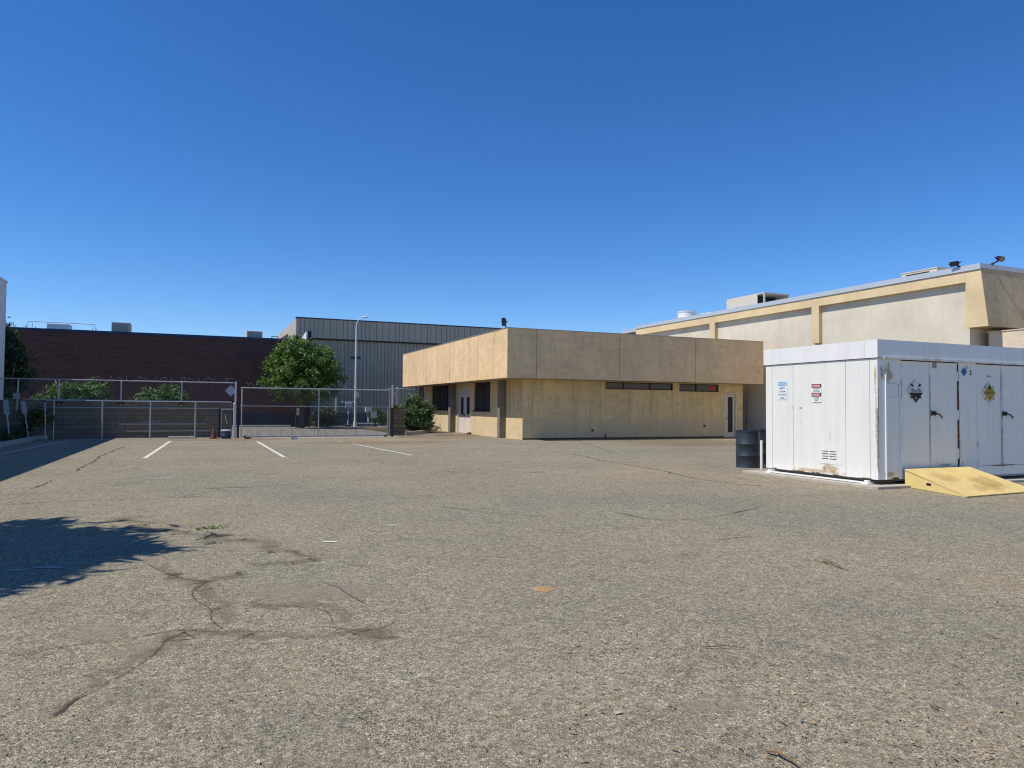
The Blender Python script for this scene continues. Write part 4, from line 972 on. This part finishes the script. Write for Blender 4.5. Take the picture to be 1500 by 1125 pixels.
# ================================================================== LEFT WHITE BUILDING
L_ = thing('white_building', 'white stucco building cut off by the left edge of the photo', 'building', (-8.4, 30, 0))
MB().box(-30, -8.4, 15.5, 39, 0, 6.98).build('wall', M['lbwhite'], L_)
MB().box(-30.05, -8.37, 15.46, 39.03, 6.985, 7.06).build('parapet_cap', M['lbwhite'], L_)
MB().box(-8.41, -8.37, 15.6, 38.98, -.01, .22).build('wall_base_strip', M['conc_dark'], L_)

# ================================================================== BRICK BUILDING
B = thing('brick_building', 'long dark brown brick building with blue roof edge across the street', 'building', (-5, 52.9, 0))
MB().box(-45, 6.15, 52.85, 75, .98, 6.05).build('wall', M['brick'], B)
MB().box(-45, 6.17, 52.83, 75, 0, .98).build('base_band', M['darkblue'], B)
MB().box(-45.05, 6.2, 52.8, 75, 6.053, 6.22).build('roof_edge', M['bluecap'], B)
ww = MB(); ww.add([(6.2, 56.8, 6.2), (6.72, 52.9, 6.2), (6.72, 52.9, 6.86), (6.2, 56.8, 6.22)], [(3, 2, 1, 0)])
w2 = MB(); w2.prism([(52.85, 0), (53.3, 0), (53.3, 6.85), (52.85, 6.85)], 'x', 6.72, 6.96); w2.build('end_pier', M['darkblue'], B)
w3 = MB(); w3.prism([(52.9, 6.0), (59.3, 6.0), (59.3, 6.2), (52.9, 6.84)], 'x', 6.60, 6.715); w3.build('white_gable_wall', M['lbwhite'], B)
MB().box(6.16, 6.71, 53.0, 53.2, 0, 6.0).build('return_wall', M['brick'], B)
def acbox(label, x0, x1, z1, y=57.0, z0=6.2, **k): return roofbox(label, x0, x1, y, y + 1.4, z0, z1, **k)
acbox('square louvred rooftop unit on the left half of the brick building', -6.1, -4.95, 7.25)
acbox('square louvred rooftop unit nearest the right end of the brick building roof', 2.8, 3.92, 7.08)
acbox('low white rooftop cooler with dark hood at the far left of the brick roof', -9.95, -8.65, 6.95, mat='vent', louv=False)
t = thing('roof_pipe_run', 'thin pale pipe running along the brick building roof edge', 'pipe', (-9, 57, 6.2))
MB().tube([(-11.2, 56.9, 6.25), (-11.0, 56.9, 7.02), (-8.8, 56.9, 7.02), (-7.1, 56.9, 7.0), (-6.95, 56.9, 6.25)], .028, 6).build('pipe', M['vent'], t)
b = MB()
for x, h in ((-11.1, .6), (-10.8, .7), (-10.6, .5), (-7.25, .7), (-7.05, .55), (-6.85, .4)): b.tube([(x, 57, 6.2), (x + .03, 57, 6.2 + h)], .03, 6)
b.build('stand_pipes', M['vent'], t)
t = thing('roof_frame', 'small blue grey hoop frame on the right end of the brick roof', 'frame', (4.75, 56.5, 6.2))
MB().tube([(4.55, 56.5, 6.2), (4.55, 56.5, 6.68), (5.0, 56.5, 6.68), (5.0, 56.5, 6.2)], .035, 6).build('hoop', M['navy'], t)
t = thing('hose_cabinet', 'small dark red cabinet on the shaded brick wall beyond the gate', 'cabinet', (4.9, 52.8, 1.15)); MB().box(4.75, 5.3, 52.72, 52.82, 1.0, 1.45).build('box', M['darkred'], t); MB().box(4.8, 5.25, 52.705, 52.72, 1.05, 1.4).build('door', M['darkred'], t)

# cream gable building behind
Gb = thing('gable_building', 'cream building with a sloping roof peeping between brick and steel buildings', 'building', (7, 66, 0))
MB().prism([(5.9, 0), (12, 0), (12, 9.0), (7.4, 8.28), (5.9, 7.15)], 'y', 66, 80).build('wall', M['pale'], Gb)
b = MB(); b.prism([(5.2, 6.75), (7.45, 8.5), (7.45, 8.33), (5.3, 6.65)][::-1], 'y', 65.8, 80); b.build('roof', M['siding'], Gb)

# ================================================================== STEEL SIDED BUILDING
YC = 60.0
Cb = thing('steel_sided_building', 'grey steel sided building with a taller overhanging parapet behind the street lamp', 'building', (15, YC, 0))
def ribs(mb, x0, x1, y, z0, z1, pitch, gap, depth=.09, jit=0.0, seed=0):
    rnd = random.Random(seed); x = x0
    while x < x1:
        p = pitch * (1 + rnd.uniform(-jit, jit)); e = min(x + p - gap, x1); mb.box(x, e, y, y + depth, z0, z1); x += p
b = MB(); ribs(b, 6.75, 34, YC, .9, 6.95, .30, .032, .10, .12, 3); b.cur = 1; b.box(6.76, 34, YC + .10, YC + .3, .9, 6.95); b.build('wall', [M['corr'], M['corr']], Cb)
b = MB(); ribs(b, 6.65, 34.1, YC - .35, 7.0, 8.55, .44, .035, .10, .35, 4); b.cur = 1; b.box(6.66, 34.1, YC - .25, YC - .1, 7.0, 8.54); b.box(6.65, 6.9, YC - .1, YC + 20, 7.0, 8.54); b.build('parapet', [M['corr2'], M['corr2']], Cb)
MB().box(6.62, 34.2, YC - .4, YC + .1, 8.556, 8.64).build('coping', M['bluecap'], Cb)
MB().box(6.7, 34, YC - .24, YC + .2, 6.9, 6.995).build('soffit', M['dark'], Cb)
MB().box(6.7, 34, YC - .04, YC + .3, 0, .89).build('base_wall', M['conc_dark'], Cb)
MB().box(6.9, 34, YC + .31, YC + 20, 0, 8.2).build('rear_volume', M['corr'], Cb)
MB().box(9.2, 11.9, YC - .06, YC - .005, 6.15, 6.22).build('conduit', M['corr2'], Cb); MB().box(11.1, 11.9, YC - .12, YC - .005, 5.45, 5.6).build('wall_vent', M['dark'], Cb)
roofbox('long louvred unit behind the parapet by the street lamp head', 10.5, 12.0, YC + 2.5, YC + 4, 8.2, 9.0, mat='vent')
roofbox('small louvred unit farther right along the grey parapet', 17.9, 19.4, YC + 2.5, YC + 4, 8.2, 8.88, mat='vent')
# utilities before it
def utility(label, x, y, h, w, arm=0):
    t = thing('utility_box', label, 'utility box', (x, y, 0), 'meter boxes before the steel building')
    MB().tube([(x, y, 0), (x, y, h)], .05, 8).build('pipe', M['lampgrey'], t); MB().box(x - w / 2, x + w / 2, y - .14, y + .1, h, h + w * .8).build('box', M['lampgrey'], t, bevel=.02)
    if arm: MB().box(x - w, x + w * .9, y - .1, y + .1, h + w * .8, h + w * 1.1).build('cross_bar', M['signwhite'], t)
utility('white T shaped meter pipe before the grey steel wall', 10.5, 57.5, 1.35, .5, 1); utility('pale meter box on a pipe left of the clipped bush', 12.1, 57.5, 1.05, .5)
t = thing('drain_pipe', 'thin pale vertical pipe on the grey steel wall beside the big tree', 'pipe', (9.6, YC - .2, 0)); MB().tube([(9.95, YC - .15, .2), (9.95, YC - .15, 2.6)], .05, 8).build('pipe', M['lampgrey'], t); MB().box(9.88, 10.02, YC - .1, YC - .01, 2.2, 2.3).build('bracket', M['lampgrey'], t)
# pedestal with sign
t = thing('sign_pedestal', 'dark post carrying a small white sign with a black symbol beyond the gate', 'sign', (6.05, 50.8, 0))
MB().box(5.75, 6.35, 50.8, 51.2, 0, .95).build('post', M['navy'], t); MB().box(5.8, 6.22, 50.75, 50.79, .85, 1.33).build('plate', M['signwhite'], t)
b = MB(); b.prism([(5.9, 1.05), (6.02, 1.05), (6.12, 1.15), (6.12, 1.26), (6.06, 1.2), (5.98, 1.13), (5.9, 1.1)], 'y', 50.744, 50.749); b.box(5.88, 6.14, 50.744, 50.749, .93, .98); b.build('symbol', M['ink'], t)

# street lamp
t = thing('street_lamp', 'tall pale steel street lamp with a curved arm beyond the gate', 'street lamp', (10.0, 52.0, 0))
MB().tube([(10, 52, 0), (10, 52, .35)], .13, 12).build('base', M['lampgrey'], t); MB().tube([(10, 52, .3), (10, 52, 7.3)], [.085, .055], 12).build('pole', M['lampgrey'], t, smooth=True)
MB().tube([(10, 52, 7.1), (10.03, 51.98, 7.5), (10.15, 51.95, 7.75), (10.4, 51.9, 7.92)], .035, 8).build('arm', M['lampgrey'], t, smooth=True)
b = MB().lathe((0, 0, 0), [(.03, -.26), (.10, -.15), (.12, .05), (.05, .2)], 14); q = Vector((1, -.2, .12)).to_track_quat('Z', 'X')
b.v = [q @ Vector((v.x * .6, v.y, v.z)) + Vector((10.58, 51.86, 7.95)) for v in b.v]; b.build('lamp_head', M['lampgrey'], t, smooth=True)
MB().box(10.05, 10.25, 51.9, 52.05, 2.1, 2.5).build('control_box', M['lampgrey'], t)

# ================================================================== VEGETATION
t = thing('tree', 'big round bright green tree beyond the sliding gate', 'tree', (5.95, 49, 0))
trunk(t, (5.95, 49, 0), (5.95, 49, 2.6), .17, 7, 1.4, 3)
crown('crown', [(5.9, 49, 3.9, 2.0, 1.9, 1.75), (4.6, 49.0, 3.3, 1.35, 1.3, 1.1), (7.2, 49, 3.35, 1.4, 1.4, 1.35), (5.7, 48.8, 4.95, 1.35, 1.2, .95), (6.2, 48.5, 2.7, 1.6, 1.2, .9), (7.0, 48.8, 4.5, 1.0, 1.0, .8), (4.8, 48.8, 4.3, .9, .9, .75)], 420, 60, .085, M['leaf'], t, 11, .38)
t = thing('tree', 'dark evergreen tree showing at the edge of the white building', 'tree', (-9.6, 46, 0))
trunk(t, (-9.6, 46, 0), (-9.6, 46, 3.2), .2, 6, 1.3, 5)
crown('crown', [(-10.6, 46, 4.3, 1.4, 1.5, 1.5), (-10.0, 46, 2.6, 1.3, 1.3, 1.2), (-10.6, 45.8, 5.5, .9, .9, .75), (-9.5, 45.8, 3.2, .7, .8, 1.0)], 230, 60, .09, M['leafdark'], t, 12, .42)
t = thing('shrub', 'tall bushy oleander rising behind the block wall at the left', 'shrub', (-6, 43, 0)); trunk(t, (-6, 43, 0), (-6, 43, 1.2), .07, 6, .6, 6)
crown('foliage', [(-6.3, 43, 1.5, 1.25, .9, .95), (-5.3, 43, 1.7, .7, .7, 1.25), (-6.9, 43, 1.2, .9, .7, .9)], 130, 42, .07, M['leafole'], t, 13, .3, 2.4)
t = thing('shrub', 'lower leafy oleander behind the block wall near the middle post', 'shrub', (-2.2, 43, 0)); trunk(t, (-2.2, 43, 0), (-2.2, 43, 1.1), .07, 6, .6, 7)
crown('foliage', [(-2.4, 43, 1.3, .95, .8, 1.0), (-1.5, 43, 1.5, .55, .6, 1.1), (-1.05, 43, 1.4, .35, .4, .7)], 120, 42, .07, M['leafole'], t, 14, .28, 2.4)
t = thing('shrub', 'round glossy green shrub in the planter beside the tan building', 'shrub', (11.25, 39.8, .1)); trunk(t, (11.25, 39.8, .08), (11.25, 39.8, .9), .07, 6, .5, 8, .7)
crown('foliage', [(11.05, 39.8, 1.15, .88, .80, .95), (11.1, 39.7, .75, .95, .8, .65), (10.95, 39.8, 1.7, .58, .5, .48), (11.55, 39.7, 1.1, .5, .5, .8), (10.55, 39.6, .8, .45, .5, .5)], 330, 52, .055, M['leafshrub'], t, 15, .22, 1.5)
t = thing('shrub', 'dark low bush in the shade left of the street lamp', 'shrub', (8.0, 51.6, 0)); trunk(t, (8, 51.6, 0), (8, 51.6, .6), .06, 5, .4, 9, .5)
crown('foliage', [(7.9, 51.6, .7, .8, .6, .6), (7.4, 51.6, .5, .5, .5, .5)], 70, 40, .07, M['leafdark'], t, 16, .25)
t = thing('shrub', 'clipped dome shaped bush right of the street lamp', 'shrub', (11.5, 52.3, 0)); trunk(t, (11.5, 52.3, 0), (11.5, 52.3, .5), .07, 5, .35, 10, .4)
crown('foliage', [(11.5, 52.3, .82, .62, .6, .42), (12.1, 52.5, .6, .4, .45, .45)], 90, 46, .05, M['leafole'], t, 17, .18)
t = thing('sapling', 'dry yellowing sapling in the shaded planter at the left', 'sapling', (-6.75, 35.0, .1)); trunk(t, (-6.75, 35.0, .1), (-6.75, 35, .9), .03, 5, .4, 11, .5)
crown('foliage', [(-6.55, 34.9, 1.0, .42, .3, .38), (-6.1, 34.9, .95, .3, .25, .4), (-6.3, 34.9, .7, .3, .25, .25)], 46, 22, .055, M['leafdry'], t, 18, .2, 1.8)
t = thing('shrub', 'low dark ground shrub along the kerb under the leaning signs', 'shrub', (-7.1, 33.5, .1))
trunk(t, (-7.1, 33.5, .1), (-7.1, 33.5, .3), .03, 5, .4, 13, .1)
crown('foliage', [(-7.0, 33.6, .3, .5, .9, .25), (-6.9, 32.2, .25, .35, .5, .2), (-6.8, 35.0, .3, .35, .4, .3)], 60, 26, .05, M['leafdark'], t, 19, .2)
# tree standing off to the left whose shadow reaches into the yard
t = thing('tree', 'leafy tree outside the photo that throws its shadow onto the asphalt', 'tree', (-6.4, 8.7, 0)); trunk(t, (-6.4, 8.7, 0), (-6.4, 8.7, 3.2), .18, 7, 1.3, 12)
crown('crown', [(-6.3, 8.7, 4.9, 2.1, 1.7, 1.2), (-5.0, 9.2, 4.7, 1.3, .8, .7), (-4.7, 8.7, 4.6, 1.2, .28, .45), (-5.0, 8.2, 4.5, 1.0, .5, .6), (-5.4, 7.6, 4.5, 1.0, .7, .7), (-6.0, 10.0, 5.0, 1.3, .9, .9)], 330, 46, .10, M['leaf'], t, 20, .36, 2.2)

# weed tuft and litter on the asphalt
c = gp(303, 775); t = thing('weed', 'small green weed tuft growing from the asphalt', 'weed', (c.x, c.y, 0)); b = MB(); rnd = random.Random(4)
for k in range(34):
    a = rnd.uniform(0, 2 * PI); p = Vector((c.x + rnd.gauss(0, .09), c.y + rnd.gauss(0, .035), .003)); L = rnd.uniform(.02, .055); d = Vector((math.cos(a), math.sin(a), rnd.uniform(.25, .9))).normalized() * L; s = Vector((-math.sin(a), math.cos(a), 0)) * .008
    b.add([p - s, p + s, p + d * .6 + s * .8 + Vector((0, 0, .01)), p + d, p + d * .6 - s * .8 + Vector((0, 0, .01))], [(0, 1, 2, 3, 4)])
b.build('leaves', M['weed'], t)
b = MB(); rnd = random.Random(9); b2 = MB()
def leaf(mb, p, L, wd, a):
    d = Vector((math.cos(a), math.sin(a), 0)) * L; s = Vector((-math.sin(a), math.cos(a), 0)) * wd
    z = Vector((0, 0, rnd.uniform(.003, .012)))
    mb.add([p - d, p - s * .8 + z, p + d * .2 - s + z, p + d + z * .5, p + d * .2 + s + z * .4, p - d * .5 + s * .7 + z], [(0, 1, 2, 3, 4, 5)])
for k in range(260):
    if rnd.random() < .75: px, py = rnd.uniform(820, 1500), 780 + 345 * rnd.random() ** .8
    else: px, py = rnd.uniform(0, 900), rnd.uniform(760, 1120)
    p = gp(px, py); p.z = .008
    b.cur = 0 if rnd.random() < .55 else (1 if rnd.random() < .6 else 2)
    s = rnd.uniform(.35, 1.0)
    leaf(b, p, .026 * s, .007 * s, rnd.uniform(0, 6.28))
lf1 = paint('dry_leaf_tan', (.36, .24, .11), .9, 0, .3, 30, 0); lf2 = paint('dry_leaf_brown', (.16, .085, .04), .9, 0, .3, 30, 0); lf3 = paint('dry_leaf_straw', (.50, .41, .26), .9, 0, .3, 30, 0)
tag(b.build('leaf_litter', [lf1, lf2, lf3]), kind='stuff')
# loose pebbles in the foreground
b = MB(); rnd = random.Random(21)
for k in range(900):
    px, py = rnd.uniform(-60, 1560), 700 + 440 * rnd.random()
    p = gp(px, py); r_ = rnd.uniform(.003, .006) * (1.25 if rnd.random() < .06 else 1); b.cur = rnd.choice((0, 0, 1, 1, 2)); h = r_ * rnd.uniform(.6, 1.0); a = rnd.uniform(0, 6)
    q = [p + Vector((math.cos(a + i * PI / 2.5) * r_ * rnd.uniform(.7, 1.2), math.sin(a + i * PI / 2.5) * r_ * rnd.uniform(.7, 1.2), .001)) for i in range(5)]
    tp_ = [v.lerp(p, .35) + Vector((0, 0, h)) for v in q]
    b.add(q + tp_, [(5, 6, 7, 8, 9)] + [(i, (i + 1) % 5, 5 + (i + 1) % 5, 5 + i) for i in range(5)])
pb = [paint('pebble_dark', (.07, .07, .075), .9, 0, .4, 40, 0), paint('pebble_tan', (.33, .28, .21), .9, 0, .4, 40, 0), paint('pebble_white', (.6, .56, .48), .9, 0, .3, 40, 0)]
tag(b.build('gravel', pb), kind='stuff')
def twig(label, pts, r):
    P = [gp(*p) for p in pts]
    for i, p in enumerate(P): p.z = .012 + (.012 if 0 < i < len(P) - 1 else 0)
    b = MB().tube(P, [r] * (len(P) - 1) + [r * .5], 6); b.tube([P[1], P[1].lerp(P[0], .5) + Vector((.03, .02, .012))], [r * .6, r * .3], 5); tag(b.build('twig', M['twig'], loc=tuple(P[0]), smooth=True), label, 'twig')
twig('curved tan twig at the bottom edge of the photo', [(1122, 1104), (1138, 1109), (1155, 1118), (1172, 1128)], .006)
twig('thin straight dark twig on the right half of the foreground', [(1030, 950), (1062, 951), (1095, 952)], .004)
twig('short brown twig lying in the right foreground near the frame edge', [(1362, 1036), (1372, 1042), (1384, 1043)], .005)
twig('short dark twig between container ramp and foreground', [(1205, 823), (1222, 828), (1232, 831)], .007)
twig('thin pale straw lying in the middle foreground', [(522, 1051), (530, 1056), (536, 1061)], .003)
c = gp(905, 1046); b = MB(); b.add([(c.x - .022, c.y - .012, .006), (c.x + .02, c.y - .014, .012), (c.x + .026, c.y + .01, .008), (c.x - .015, c.y + .016, .014)], [(0, 1, 2, 3)]); tag(b.build('paper_scrap', lf3, loc=(c.x, c.y, 0)), 'tiny straw coloured leaf scrap near the bottom middle of the asphalt', 'leaf')
